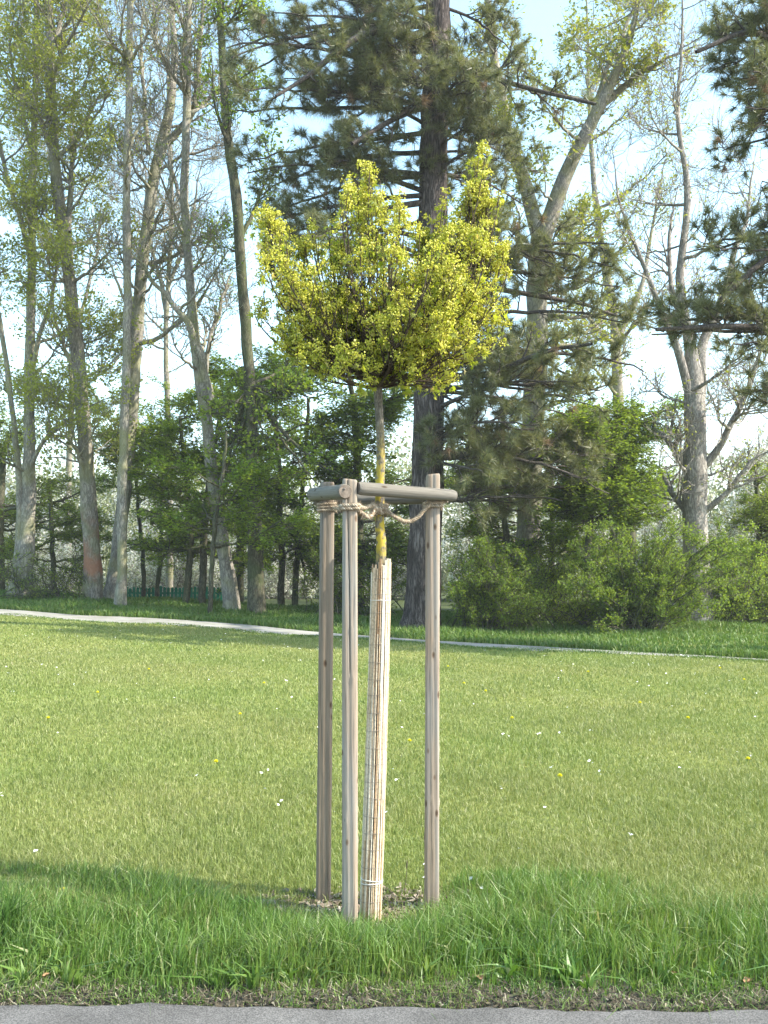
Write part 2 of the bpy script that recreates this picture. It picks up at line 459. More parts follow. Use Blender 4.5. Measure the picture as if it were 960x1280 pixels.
def ground_mat():
    m, nt, out = new_mat('ground'); N, Lk = nt.nodes, nt.links
    g = N.new('ShaderNodeNewGeometry'); sx = N.new('ShaderNodeSeparateXYZ'); Lk.new(g.outputs['Position'], sx.inputs[0])
    nb = N.new('ShaderNodeTexNoise'); nb.inputs['Scale'].default_value = 0.35; nb.inputs['Detail'].default_value = 5; Lk.new(g.outputs['Position'], nb.inputs['Vector'])
    nf = N.new('ShaderNodeTexNoise'); nf.inputs['Scale'].default_value = 14; nf.inputs['Detail'].default_value = 6; nf.inputs['Roughness'].default_value = 0.7; Lk.new(g.outputs['Position'], nf.inputs['Vector'])
    ra = ramp(nt, [(0.35, (0.14, 0.18, 0.045)), (0.65, (0.21, 0.225, 0.07))]); Lk.new(nb.outputs['Fac'], ra.inputs['Fac'])
    rf = ramp(nt, [(0.35, (0.55, 0.55, 0.5)), (0.65, (1.2, 1.15, 1.1))]); Lk.new(nf.outputs['Fac'], rf.inputs['Fac'])
    mu = N.new('ShaderNodeMix'); mu.data_type = 'RGBA'; mu.blend_type = 'MULTIPLY'; mu.inputs['Factor'].default_value = 1
    Lk.new(ra.outputs['Color'], mu.inputs['A']); Lk.new(rf.outputs['Color'], mu.inputs['B'])
    # soil strip beside the road, ragged
    ad = N.new('ShaderNodeMath'); ad.operation = 'MULTIPLY_ADD'; ad.inputs[1].default_value = -0.55; Lk.new(nf.outputs['Fac'], ad.inputs[0]); Lk.new(sx.outputs['Y'], ad.inputs[2])
    ms = N.new('ShaderNodeMapRange'); ms.inputs['From Min'].default_value = 4.0; ms.inputs['From Max'].default_value = 4.25; ms.inputs['To Min'].default_value = 1; ms.inputs['To Max'].default_value = 0
    Lk.new(ad.outputs[0], ms.inputs['Value'])
    # woodland floor beyond the path
    md = N.new('ShaderNodeMapRange'); md.inputs['From Min'].default_value = 29; md.inputs['From Max'].default_value = 33; Lk.new(sx.outputs['Y'], md.inputs['Value'])
    rs = ramp(nt, [(0.35, (0.045, 0.038, 0.028)), (0.65, (0.12, 0.105, 0.08))]); Lk.new(nf.outputs['Fac'], rs.inputs['Fac'])
    m1 = N.new('ShaderNodeMix'); m1.data_type = 'RGBA'; Lk.new(ms.outputs[0], m1.inputs['Factor']); Lk.new(mu.outputs['Result'], m1.inputs['A']); Lk.new(rs.outputs['Color'], m1.inputs['B'])
    m2 = N.new('ShaderNodeMix'); m2.data_type = 'RGBA'; m2.inputs['B'].default_value = (0.06, 0.075, 0.03, 1); Lk.new(md.outputs[0], m2.inputs['Factor']); Lk.new(m1.outputs['Result'], m2.inputs['A'])
    b = N.new('ShaderNodeBsdfPrincipled'); b.inputs['Roughness'].default_value = 0.95; b.inputs['Specular IOR Level'].default_value = 0.1
    Lk.new(m2.outputs['Result'], b.inputs['Base Color'])
    bp = N.new('ShaderNodeBump'); bp.inputs['Strength'].default_value = 0.6; bp.inputs['Distance'].default_value = 0.02
    Lk.new(nf.outputs['Fac'], bp.inputs['Height']); Lk.new(bp.outputs[0], b.inputs['Normal']); Lk.new(b.outputs[0], out.inputs['Surface'])
    return m


M = {}
M['ground'] = ground_mat()
M['asphalt'] = noise_mat('asphalt', [(0.28, (0.07, 0.067, 0.063)), (0.5, (0.105, 0.100, 0.095)), (0.75, (0.14, 0.134, 0.127))], 3.1, 8, 0.9, 0.5, 0.004, 170, ((0.55, 0.55, 0.55), (1.5, 1.5, 1.5)))
M['path'] = noise_mat('path_gravel', [(0.3, (0.19, 0.18, 0.15)), (0.7, (0.34, 0.325, 0.29))], 1.8, 8, 0.95, 0.4, 0.01, 30)
M['hill'] = noise_mat('hill', [(0.3, (0.10, 0.12, 0.11)), (0.7, (0.19, 0.19, 0.18))], 0.06, 8, 1, 0.3, 0.5, 0.5)  # grey in the colour stands in for distance haze on the hills
M['lawn'] = leaf_mat('lawn_grass', [(0, (0.17, 0.21, 0.055)), (0.5, (0.225, 0.255, 0.08)), (0.85, (0.29, 0.30, 0.115)), (1, (0.42, 0.39, 0.23))], 0.3, (1.1, 1.1, 0.6), 0.5, 0.4, (0.30, (0.78, 0.92, 0.70)))
M['verge'] = leaf_mat('verge_grass', [(0, (0.095, 0.165, 0.03)), (0.5, (0.14, 0.225, 0.045)), (0.85, (0.20, 0.275, 0.075)), (0.95, (0.27, 0.30, 0.11)), (1, (0.46, 0.42, 0.26))], 0.38, (1.1, 1.1, 0.5), 0.42, 0.5, (1.3, (0.75, 0.9, 0.8)))
M['wgrass'] = leaf_mat('woodland_grass', [(0, (0.07, 0.14, 0.02)), (0.6, (0.11, 0.19, 0.035)), (1, (0.19, 0.24, 0.08))], 0.35)
M['litter'] = island_mat('dead_litter', [(0, (0.05, 0.04, 0.028)), (0.4, (0.10, 0.085, 0.055)), (0.8, (0.17, 0.15, 0.10)), (1, (0.34, 0.31, 0.24))])
M['dry_leaf'] = noise_mat('dry_leaf_brown', [(0.3, (0.16, 0.085, 0.045)), (0.7, (0.34, 0.20, 0.11))], 40, 5, .8, .3, .003)
M['tuft'] = leaf_mat('dark_tuft', [(0, (0.04, 0.10, 0.02)), (1, (0.10, 0.18, 0.04))], 0.3)
M['chips'] = island_mat('wood_chips', [(0, (0.06, 0.045, 0.032)), (0.45, (0.15, 0.115, 0.085)), (0.8, (0.30, 0.25, 0.19)), (1, (0.52, 0.46, 0.38))])
M['petal'] = island_mat('white_petals', [(0, (0.75, 0.74, 0.70)), (1, (0.85, 0.85, 0.82))])
M['dandelion'] = leaf_mat('dandelion_yellow', [(0, (0.72, 0.66, 0.03)), (1, (0.80, 0.76, 0.06))], 0.2)

M['maple_leaf'] = leaf_mat('young_maple_leaf', [(0, (0.24, 0.30, 0.035)), (0.6, (0.34, 0.39, 0.06)), (0.9, (0.42, 0.44, 0.14)), (1, (0.46, 0.38, 0.20))], 0.62, (1.15, 1.1, 0.5))
M['maple_flower'] = leaf_mat('maple_flower', [(0, (0.48, 0.50, 0.045)), (0.6, (0.62, 0.60, 0.075)), (1, (0.70, 0.67, 0.17))], 0.3, (1.1, 1.05, 0.4))
M['maple_bark'] = bark_mat('maple_bark', (0.075, 0.065, 0.05), (0.20, 0.18, 0.14), (70, 70, 22), 0.4, 0.004, None, None, ((0.44, 0.33, 0.04), [(1.70, 1.80, False), (2.12, 2.42, True)]))
M['twig'] = bark_mat('dark_twig', (0.045, 0.033, 0.025), (0.11, 0.085, 0.06), (60, 60, 20), 0.3, 0.003)

M['bark_grey'] = bark_mat('bark_grey', (0.13, 0.118, 0.10), (0.36, 0.33, 0.28), (16, 16, 4.5), 0.5, 0.02, (0.22, 0.22, 0.09))
M['bark_stain'] = bark_mat('bark_stained', (0.10, 0.09, 0.075), (0.30, 0.27, 0.22), (16, 16, 4.5), 0.5, 0.02, (0.20, 0.20, 0.09), ((0.30, 0.13, 0.07), [(2.3, 3.4, True)]))
M['bark_dark'] = bark_mat('bark_dark', (0.05, 0.046, 0.032), (0.16, 0.15, 0.10), (16, 16, 4.5), 0.5, 0.02, (0.06, 0.085, 0.025))
M['bark_pale'] = bark_mat('bark_pale', (0.14, 0.125, 0.11), (0.38, 0.35, 0.31), (16, 16, 4), 0.5, 0.02)
M['bark_pine'] = bark_mat('bark_pine', (0.030, 0.024, 0.022), (0.21, 0.175, 0.16), (15, 15, 2.0), 1.0, 0.06, furrow=0.14)
M['bark_pine_limb'] = bark_mat('bark_pine_limb', (0.04, 0.033, 0.03), (0.13, 0.11, 0.095), (14, 14, 8), 0.6, 0.02)
M['needle'] = leaf_mat('pine_needles', [(0, (0.10, 0.115, 0.05)), (0.5, (0.155, 0.17, 0.075)), (0.9, (0.21, 0.22, 0.10)), (1, (0.30, 0.26, 0.16))], 0.35, (1.1, 1.1, 0.6), 0.4, 0.5)
M['dead_needle'] = leaf_mat('dead_pine_needles', [(0, (0.22, 0.14, 0.09)), (1, (0.36, 0.25, 0.17))], 0.2)
M['leaf_yellow'] = leaf_mat('leaf_yellow_green', [(0, (0.22, 0.26, 0.04)), (0.6, (0.31, 0.34, 0.06)), (1, (0.40, 0.41, 0.12))], 0.5)
M['leaf_fresh'] = leaf_mat('leaf_fresh_green', [(0, (0.14, 0.22, 0.03)), (0.6, (0.21, 0.31, 0.045)), (1, (0.30, 0.40, 0.07))], 0.58, (1.2, 1.1, 0.5))
M['leaf_deep'] = leaf_mat('leaf_deep_green', [(0, (0.12, 0.19, 0.03)), (0.6, (0.175, 0.265, 0.045)), (1, (0.24, 0.33, 0.065))], 0.58, (1.2, 1.1, 0.5))
M['leaf_bush'] = leaf_mat('leaf_bush', [(0, (0.15, 0.21, 0.035)), (0.6, (0.21, 0.28, 0.05)), (1, (0.28, 0.35, 0.08))], 0.58)
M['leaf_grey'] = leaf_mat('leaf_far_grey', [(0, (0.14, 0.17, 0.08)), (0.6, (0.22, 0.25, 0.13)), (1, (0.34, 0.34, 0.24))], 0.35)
M['blossom'] = leaf_mat('white_blossom', [(0, (0.30, 0.36, 0.14)), (0.25, (0.55, 0.58, 0.38)), (0.4, (0.78, 0.78, 0.70)), (1, (0.86, 0.85, 0.80))], 0.5, (1, 1, 0.95))
M['fence_green'] = noise_mat('green_paint', [(0.3, (0.015, 0.14, 0.075)), (0.7, (0.03, 0.21, 0.12))], 3, 5, 0.6, 0.2, 0.003)
M['post_left'] = wood_mat('stake_wood_brown_shaded', (0.25, 0.19, 0.135), (0.165, 0.13, 0.095), (0.20, 0.185, 0.16), 1.3, amount=0.5)  # brown wood, darkened further for the shade on the lower left stake
M['post_mid'] = wood_mat('stake_wood_tan', (0.32, 0.25, 0.185), (0.23, 0.185, 0.14), (0.26, 0.245, 0.215), 4.1, amount=0.7)
M['post_right'] = wood_mat('stake_wood_pink', (0.31, 0.235, 0.17), (0.215, 0.17, 0.125), (0.245, 0.228, 0.20), 8.2, amount=0.6)
M['rail'] = wood_mat('rail_wood_grey', (0.19, 0.172, 0.145), (0.115, 0.105, 0.085), (0.155, 0.148, 0.128), 2.2, 'X', 0.5)
M['end_grain'] = noise_mat('end_grain', [(0.3, (0.10, 0.08, 0.062)), (0.7, (0.24, 0.195, 0.155))], 60, 5, 0.85, 0.4, 0.003)
M['reed'] = island_mat('reed_straw', [(0, (0.34, 0.20, 0.10)), (0.14, (0.50, 0.37, 0.23)), (0.5, (0.62, 0.52, 0.38)), (1, (0.74, 0.67, 0.55))], 0.6, 0.35)
M['wire'] = noise_mat('tie_wire', [(0.3, (0.16, 0.13, 0.11)), (0.7, (0.28, 0.24, 0.2))], 40, 3, 0.6, 0.1, 0.001)
M['band'] = noise_mat('pale_band', [(0.3, (0.60, 0.58, 0.52)), (0.7, (0.74, 0.72, 0.66))], 40, 3, 0.6, 0.1, 0.001)
M['rope'] = island_mat('coir_rope', [(0, (0.20, 0.15, 0.10)), (0.5, (0.34, 0.27, 0.19)), (1, (0.46, 0.39, 0.30))], 0.9, 0.1)


# ------------------------------------------------------------------ the setting
def make_ground():
    xs = np.concatenate([-np.geomspace(500, 12, 24), np.arange(-11.5, 11.6, 0.25), np.geomspace(12, 500, 24)])
    ys = np.concatenate([np.linspace(-60, 2, 12), np.arange(2.4, 3.8, 0.2), np.arange(3.85, 6.2, 0.05), np.arange(6.3, 12, 0.2), np.arange(12.3, 42, 0.5), np.geomspace(43, 900, 26)])
    X, Yg = np.meshgrid(xs, ys)
    Z = H(X, Yg)
    V = np.stack([X, Yg, Z], -1).reshape(-1, 3)
    nx, ny = len(xs), len(ys)
    i = (np.arange(ny - 1)[:, None] * nx + np.arange(nx - 1)[None]).reshape(-1, 1)
    build('ground', [(V, np.hstack([i, i + 1, i + nx + 1, i + nx]))], M['ground'], smooth=True)['kind'] = 'structure'


make_ground()


def make_road():
    xs = np.concatenate([np.linspace(-60, -6, 20), np.arange(-5.9, 6, 0.06), np.linspace(6, 60, 20)])
    e = road_edge(xs) + 0.006 * RNG.normal(size=len(xs))
    rows = [np.stack([xs, np.full_like(xs, y), np.full_like(xs, 0.004)], 1) for y in (-40, 0, 3)]
    rows.append(np.stack([xs, e - 0.03, np.full_like(xs, 0.004)], 1)); rows.append(np.stack([xs, e, np.full_like(xs, -0.006)], 1)); rows.append(np.stack([xs, e + 0.01, np.full_like(xs, -0.05)], 1))
    V = np.concatenate(rows); nx = len(xs)
    i = (np.arange(len(rows) - 1)[:, None] * nx + np.arange(nx - 1)[None]).reshape(-1, 1)
    build('road', [(V, np.hstack([i, i + 1, i + nx + 1, i + nx]))], M['asphalt'], smooth=True)['kind'] = 'structure'


make_road()


def make_path():
    top = [(-260, 750), (0, 762), (250, 777), (400, 791), (540, 801.5), (760, 814.5), (960, 826), (1200, 843)]
    bot = [(-260, 756), (0, 769), (250, 784), (400, 796.5), (540, 806), (760, 817), (960, 827.6), (1200, 845)]
    A = smooth_line([ground_hit(*p) for p in top], 90); B = smooth_line([ground_hit(*p) for p in bot], 90)
    rows = []
    for f in np.linspace(0, 1, 7):
        P = A * (1 - f) + B * f
        j = RNG.normal(0, 0.06, len(P)) if f in (0, 1) else 0
        P = P.copy(); P[:, 1] += j; P[:, 2] = H(P[:, 0], P[:, 1]) + (0.03 if 0 < f < 1 else 0.008)
        rows.append(P)
    V = np.concatenate(rows); nx = 90
    i = (np.arange(6)[:, None] * nx + np.arange(nx - 1)[None]).reshape(-1, 1)
    build('path', [(V, np.hstack([i, i + nx, i + nx + 1, i + 1]))], M['path'], smooth=True)['kind'] = 'structure'
    return A, B


PA, PB = make_path()


def make_hills():
    xs = np.linspace(-500, 500, 160); ys = np.linspace(260, 520, 24)
    X, Yg = np.meshgrid(xs, ys)
    crest = 34 - 26 * ss(-70, 60, X) + 6 * np.sin(X * 0.011 + 0.5) + 6 * np.sin(X * 0.037) + 2 * np.sin(X * 0.15)
    Z = crest * ss(260, 420, Yg) - 2
    V = np.stack([X, Yg, Z], -1).reshape(-1, 3); nx, ny = len(xs), len(ys)
    i = (np.arange(ny - 1)[:, None] * nx + np.arange(nx - 1)[None]).reshape(-1, 1)
    build('hills', [(V, np.hstack([i, i + 1, i + nx + 1, i + nx]))], M['hill'], smooth=True)['kind'] = 'structure'


make_hills()


# ------------------------------------------------------------------ grass
def path_mask(x, y):
    yc = np.interp(x, PA[:, 0], PA[:, 1]); yb = np.interp(x, PB[:, 0], PB[:, 1])
    return (y > yb + 0.05) & (y < yc - 0.05)


def scatter(y0, y1, dens, margin=1.25):
    area_w = 0.374 * margin
    n = int(dens * area_w * (y1 ** 2 - y0 ** 2))
    y = np.sqrt(RNG.uniform(y0 ** 2, y1 ** 2, n)); x = RNG.uniform(-1, 1, n) * area_w * y
    return x, y


def put(x, y, dz=0.0):
    return np.stack([x, y, H(x, y) + dz], 1)


def make_grass():
    L = []
    for (y0, y1, dens, h, w) in [(4.9, 6.4, 9500, 0.048, 0.0038), (6.4, 8.5, 6000, 0.046, 0.0045), (8.5, 12, 3000, 0.042, 0.006), (12, 18, 1300, 0.040, 0.009), (18, 27, 600, 0.038, 0.014)]:
        x, y = scatter(y0, y1, dens)
        yb = np.interp(x, PB[:, 0], PB[:, 1])
        d = np.hypot(x + 0.02, (y - 5.18) * 1.6)
        k = (y < yb) & (RNG.uniform(size=len(x)) < np.clip((d - 0.27) / 0.25, 0.14, 1))
        x, y = x[k], y[k]
        hv = h * (1 + 0.35 * np.sin(x * 3.1 + 0.7 * y) * np.sin(y * 2.3 + x)) * (1 + 1.1 * np.exp(-((y - 4.9) / 0.45) ** 2))
        L.append(blades(put(x, y), hv, w, 0.5))
    build_blades('lawn_grass', L, M['lawn'])['kind'] = 'stuff'
    tag(bpy.data.objects['lawn_grass'], 'short mown light green grass of the lawn', 'grass')
    # tall verge
    L = []
    n = 36000
    x = RNG.uniform(-2.6, 2.6, n)
    depth = RNG.uniform(0, 1, n) ** 0.9
    y = 4.12 + depth * (1.07 + 0.38 * ss(0.35, 1.3, -x) + 0.12 * np.sin(x * 2.3) + 0.35 * ss(0.1, 0.5, x) * (1 - ss(0.9, 1.9, x)) + 0.05 * ss(0.5, 1.2, -x))
    d = np.hypot(x + 0.02, (y - 5.26) * 1.3)
    k = RNG.uniform(size=n) < np.clip((d - 0.2) / 0.22, 0.0, 1)
    k &= RNG.uniform(size=n) < np.clip((y - 4.10 - 0.07 * np.sin(x * 3.3 + 1) - 0.05 * np.sin(x * 9)) / 0.22, 0.10, 1)
    x, y = x[k], y[k]
    hh = 0.105 * ss(4.10, 4.5, y) * (1 - 0.30 * ss(4.95, 5.5, y)) + 0.035
    hh = hh * (1 + 0.30 * np.sin(x * 4.7 + 2 * y) * np.sin(y * 6 + x * 1.7))
    near_tree = np.exp(-((x + 0.05) / 0.42) ** 2) * ss(4.62, 4.9, y)
    hh = hh * (1 - 0.45 * near_tree)
    L.append(blades(put(x, y), hh, 0.0055, 0.34, bend=0.6, wind=(0.05, 0.0)))
    # clumps
    for c in range(120):
        cx = RNG.uniform(-2.3, 2.3); cy = RNG.uniform(4.35, 5.05)
        if abs(cx + 0.05) < 0.3 and cy > 4.75: continue
        m = 45
        q = RNG.normal(0, 0.035, (m, 2))
        L.append(blades(put(cx + q[:, 0], cy + q[:, 1]), RNG.uniform(0.12, 0.20), 0.006, 0.42, bend=0.7))
    n = 9000
    x = RNG.uniform(-2.6, 2.6, n); y = road_edge(x) + 0.02 + 0.30 * RNG.uniform(0, 1, n) ** 1.2
    k = np.sin(x * 5.3 + 1) + np.sin(x * 11.7 + y * 9) + RNG.normal(0, .8, n) > -0.3
    L.append(blades(put(x[k], y[k]), 0.04, 0.0045, 1.1, bend=0.8))
    # broad-leaved weeds among the blades: rosettes of low leaves
    for c in range(150):
        cx = RNG.uniform(-2.3, 2.3); cy = RNG.uniform(4.2, 5.0)
        if abs(cx + .05) < .35 and cy > 4.7: continue
        m = RNG.integers(6, 13)
        q = RNG.normal(0, .008, (m, 2))
        L.append(blades(put(cx + q[:, 0], cy + q[:, 1]), RNG.uniform(.07, .12), 0.02, 0.8, bend=0.7))
    build_blades('verge_grass', L, M['verge'])['kind'] = 'stuff'
    tag(bpy.data.objects['verge_grass'], 'long lush green grass on the road verge', 'grass')
    # rough grass past the path
    L = []
    x, y = scatter(18, 33, 260, 1.3)
    yt = np.interp(x, PA[:, 0], PA[:, 1])
    k = (y > yt - 0.05); x, y = x[k], y[k]
    L.append(blades(put(x, y), 0.13 * (1 + 0.5 * np.sin(x * 1.3) * np.sin(y * 1.1 + 1)), 0.028, 0.5))
    yt = np.concatenate([RNG.uniform(0, 89, 6000), RNG.uniform(45, 89, 6000)]); xi = np.interp(yt, np.arange(90), PB[:, 0]); yi = np.interp(yt, np.arange(90), PB[:, 1])
    L.append(blades(put(xi, yi - np.abs(RNG.normal(0, .14, 12000)) + .10 + 0.15 * np.sin(xi * 2.3) * np.sin(xi * .9) + 0.45 * RNG.uniform(0, 1, 12000) ** 2 * ss(0, 4, xi)), 0.05, 0.016, 0.6))
    yt = np.linspace(0, 89, 5000); xi = np.interp(yt, np.arange(90), PA[:, 0]); yi = np.interp(yt, np.arange(90), PA[:, 1])
    L.append(blades(put(xi, yi + RNG.uniform(-.05, .4, 5000)), 0.16, 0.025, 0.5))
    build_blades('woodland_grass', L, M['wgrass'])['kind'] = 'stuff'
    tag(bpy.data.objects['woodland_grass'], 'rough grass between the path and the trees', 'grass')


make_grass()


def chips(pos, size, rng=RNG):
    N = len(pos)
    a = nrm(rng.normal(size=(N, 3)) * np.array([1, 1, 0.35])); b = nrm(np.cross(a, rng.normal(size=(N, 3)) * 0.4 + np.array([0, 0, 1])))
    c = np.cross(a, b)
    s = size * rng.uniform(0.5, 1.4, (N, 1))
    A, B, Cc = a * s, b * s * rng.uniform(0.25, 0.6, (N, 1)), c * s * 0.15
    V = np.stack([pos - A - B, pos + A * .9 - B, pos + A + B * .8, pos - A * .8 + B, pos - A - B + Cc, pos + A * .9 - B + Cc, pos + A + B * .8 + Cc, pos - A * .8 + B + Cc], 1).reshape(-1, 3)
    f = np.array([[3, 2, 1, 0], [4, 5, 6, 7], [0, 1, 5, 4], [1, 2, 6, 5], [2, 3, 7, 6], [3, 0, 4, 7]])
    F = (np.arange(N) * 8)[:, None, None] + f[None]
    return V, F.reshape(-1, 4)


def make_litter():
    n = 1700
    r = np.sqrt(RNG.uniform(0, 1, n)); th = RNG.uniform(0, 2 * PI, n)
    x = -0.02 + 0.60 * r * np.cos(th) + RNG.normal(0, .09, n); y = 5.2 + 0.30 * r * np.sin(th) + RNG.normal(0, .05, n)
    o = build('wood_chip_mulch', [chips(put(x, y, 0.012 + 0.012 * RNG.uniform(size=n)), 0.018)], M['chips'])
    tag(o, 'pale wood chip mulch round the foot of the young tree', 'mulch', kind='stuff')
    n = 5200
    x = RNG.uniform(-2.6, 2.6, n); y = road_edge(x) + 0.015 + np.abs(RNG.normal(0, 0.10, n))
    pos = put(x, y, 0.012)
    V1 = chips(pos[:1900], 0.008)
    dead = blades(pos[1900:], 0.035, 0.004, 2.2, bend=0.8)
    ch = [V1, dead[0]]
    o = build('dead_grass_litter', ch, M['litter']); tag(o, 'dead grass and crumbs of soil along the road edge', 'litter', kind='stuff')
    n = 330
    x, y = scatter(5.3, 25, 3.2, 1.1); x, y = x[:270], y[:270]
    yb = np.interp(x, PB[:, 0], PB[:, 1]); k = y < yb - 0.3; x, y = x[k], y[k]
    pos = put(x, y, 0.055)
    V, Fq = leaf_quads(pos, 0.026, 1.5, aspect=0.8)
    V2, F2 = leaf_quads(pos + RNG.normal(0, .008, pos.shape), 0.024, 1.5, aspect=0.8)
    o = build('fallen_petals', [(V, Fq), (V2, F2)], M['petal']); tag(o, 'white petals and daisies scattered over the lawn', 'petals', kind='stuff')
    # dry leaves on the verge
    lp = [(170, 1190), (230, 1225), (480, 1222), (600, 1228), (690, 1218), (725, 1200), (935, 1232), (845, 1222), (315, 1235), (60, 1225)]
    # dandelions
    proto = None
    spots = [(935, 958), (512, 935), (607, 870), (580, 860), (735, 845), (930, 855), (860, 905), (700, 980), (640, 905), (560, 838), (186, 842), (300, 900), (78, 1130), (122, 872), (270, 962), (330, 860), (60, 905), (900, 840), (800, 885)]
    for (a, b) in spots:
        g = ground_hit(a, b)
        if proto is None:
            root = thing('dandelion', 'yellow dandelion flower in the mown lawn', 'flower', g, 'dandelions dotted over the lawn')
            m = 60
            th = RNG.uniform(0, 2 * PI, m); el = RNG.uniform(0.1, 1.4, m)
            d = np.stack([np.cos(th) * np.cos(el), np.sin(th) * np.cos(el), np.sin(el)], 1)
            base = g + np.array([0, 0, 0.06])
            w = nrm(np.cross(d, RNG.normal(size=d.shape))) * 0.004
            V = np.stack([base + d * 0 + w, base + d * 0.02 + w, base + d * 0.02 - w, base - w], 1).reshape(-1, 3)
            build('flower_head', [(V, (np.arange(m) * 4)[:, None] + np.array([[0, 1, 2, 3]]))], M['dandelion'], root)
            P = np.array([[g, g + np.array([.003, 0, .03]), base]]); build('stem', [tubes(P, np.full((1, 3), .0025), 5)], M['leaf_bush'], root)
            proto = root
        else:
            r = proto.copy(); COL.objects.link(r); r.location = g
            for c in list(proto.children):
                k = c.copy(); COL.objects.link(k); k.parent = r


make_litter()


def make_small_things():
    rng = np.random.default_rng(77)
    spots = [(168, 1192), (480, 1224), (600, 1230), (725, 1203), (935, 1234), (672, 1186), (840, 1226), (318, 1238), (58, 1228), (395, 1220)]
    for (a, b) in spots:
        g = ground_hit(a, b) + np.array([0, 0, 0.02])
        n, m = 9, 5
        u = np.linspace(-1, 1, n)[:, None]; v = np.linspace(-1, 1, m)[None]
        wd = (1 - u ** 2) ** .7 * 0.55
        az = rng.uniform(0, 6.3); curl = rng.uniform(.3, .9)
        x = u + 0 * v; y = v * wd; z = curl * (u ** 2) * .5 + (np.abs(v) * wd) ** 1.3 * .9 + .05 * np.sin(u * 6)
        s = rng.uniform(.022, .034)
        P = np.stack([(x * math.cos(az) - y * math.sin(az)), (x * math.sin(az) + y * math.cos(az)), z], -1).reshape(-1, 3) * s + g
        i = (np.arange(n - 1)[:, None] * m + np.arange(m - 1)[None]).reshape(-1, 1)
        o = build('dry_leaf', [(P, np.hstack([i, i + 1, i + m + 1, i + m]))], M['dry_leaf'], origin=g, smooth=True)
        tag(o, 'curled brown dry leaf caught in the road verge', 'leaf', 'dry leaves caught in the verge')
    g = ground_hit(4, 1178)
    q = rng.normal(0, 0.035, (170, 2)); p = np.stack([g[0] + q[:, 0], g[1] + q[:, 1], np.full(170, g[2])], 1)
    o = build_blades('grass_tuft', [blades(p, 0.25, 0.008, 0.42, rng, 0.5)], M['tuft'], origin=g)
    tag(o, 'dark tuft of taller broad grass at the left edge of the verge', 'grass tuft')
    g = ground_hit(504, 1124); t = px(509, 1076, g[1])
    P = smooth_line([g, (g + t) / 2 + np.array([.004, 0, 0]), t], 14)
    o = build('weed_stalk', [tubes(P[None], np.linspace(.0022, .0012, 14)[None], 6), tubes((P[-4:] + [0, 0, .003])[None], np.array([[.002, .004, .004, .001]]), 6)], M['twig'], origin=g)
    tag(o, 'thin dark dead weed stalk standing in the mulch', 'stalk')


make_small_things()

# ------------------------------------------------------------------ stake frame
WATER = 0


def stake(name, x, y, ztop, w, mat, parent, crack=None, seed=0, lean=(0, 0)):
    rng = np.random.default_rng(seed)
    k = 120; zs = np.concatenate([np.linspace(-0.25, ztop - 0.012, 90), [ztop - 0.004, ztop]])
    th = np.linspace(0, 2 * PI, k, endpoint=False)
    pw = 5.0
    base = (np.abs(np.cos(th)) ** pw + np.abs(np.sin(th)) ** pw) ** (-1 / pw) * w * 0.5
    knots = [(rng.uniform(0, 2 * PI), rng.uniform(0.1, ztop - .1), rng.uniform(.002, .0045)) for _ in range(16)]
    rows = []
    for z in zs:
        f = (z + 0.25) / (ztop + 0.25)
        r = base * (1.03 - 0.05 * f + 0.012 * math.sin(z * 3 + seed))
        r = r + 0.0008 * np.sin(th * 9 + z * 2 + seed)
        for (kt, kz, kh) in knots:
            dth = (th - kt + PI) % (2 * PI) - PI
            r = r + kh * np.exp(-(dth / 0.22) ** 2 - ((z - kz) / 0.014) ** 2)
        if crack:
            c0, c1, z0, z1, dep = crack
            if z0 < z < z1:
                tc = c0 + (c1 - c0) * (ztop - z) / ztop + 0.04 * math.sin(z * 9)
                dth = (th - tc + PI) % (2 * PI) - PI
                r = r - dep * np.exp(-(dth / 0.045) ** 2)
        if z >= ztop - 0.0045: r = r * (0.97 if z < ztop else 0.90)
        rows.append(np.stack([x + lean[0] * f + r * np.cos(th), y + lean[1] * f + r * np.sin(th), np.full(k, z + (0.004 * np.sin(th + seed) if z > ztop - .02 else 0))], 1))
    V = np.concatenate(rows); n = len(zs)
    i = (np.arange(n - 1)[:, None] * k); j = np.arange(k)[None]; j2 = (np.arange(k) + 1) % k
    q = np.stack([i + j, i + j2[None], i + k + j2[None], i + k + j], -1).reshape(-1, 4)
    cap = np.vstack([rows[-1], rows[-1].mean(0)[None] + [[0, 0, .001]]])
    cf = np.stack([np.arange(k), j2, np.full(k, k)], 1)
    return build(name, [(V, q), (cap, cf)], mat, parent, smooth=True)


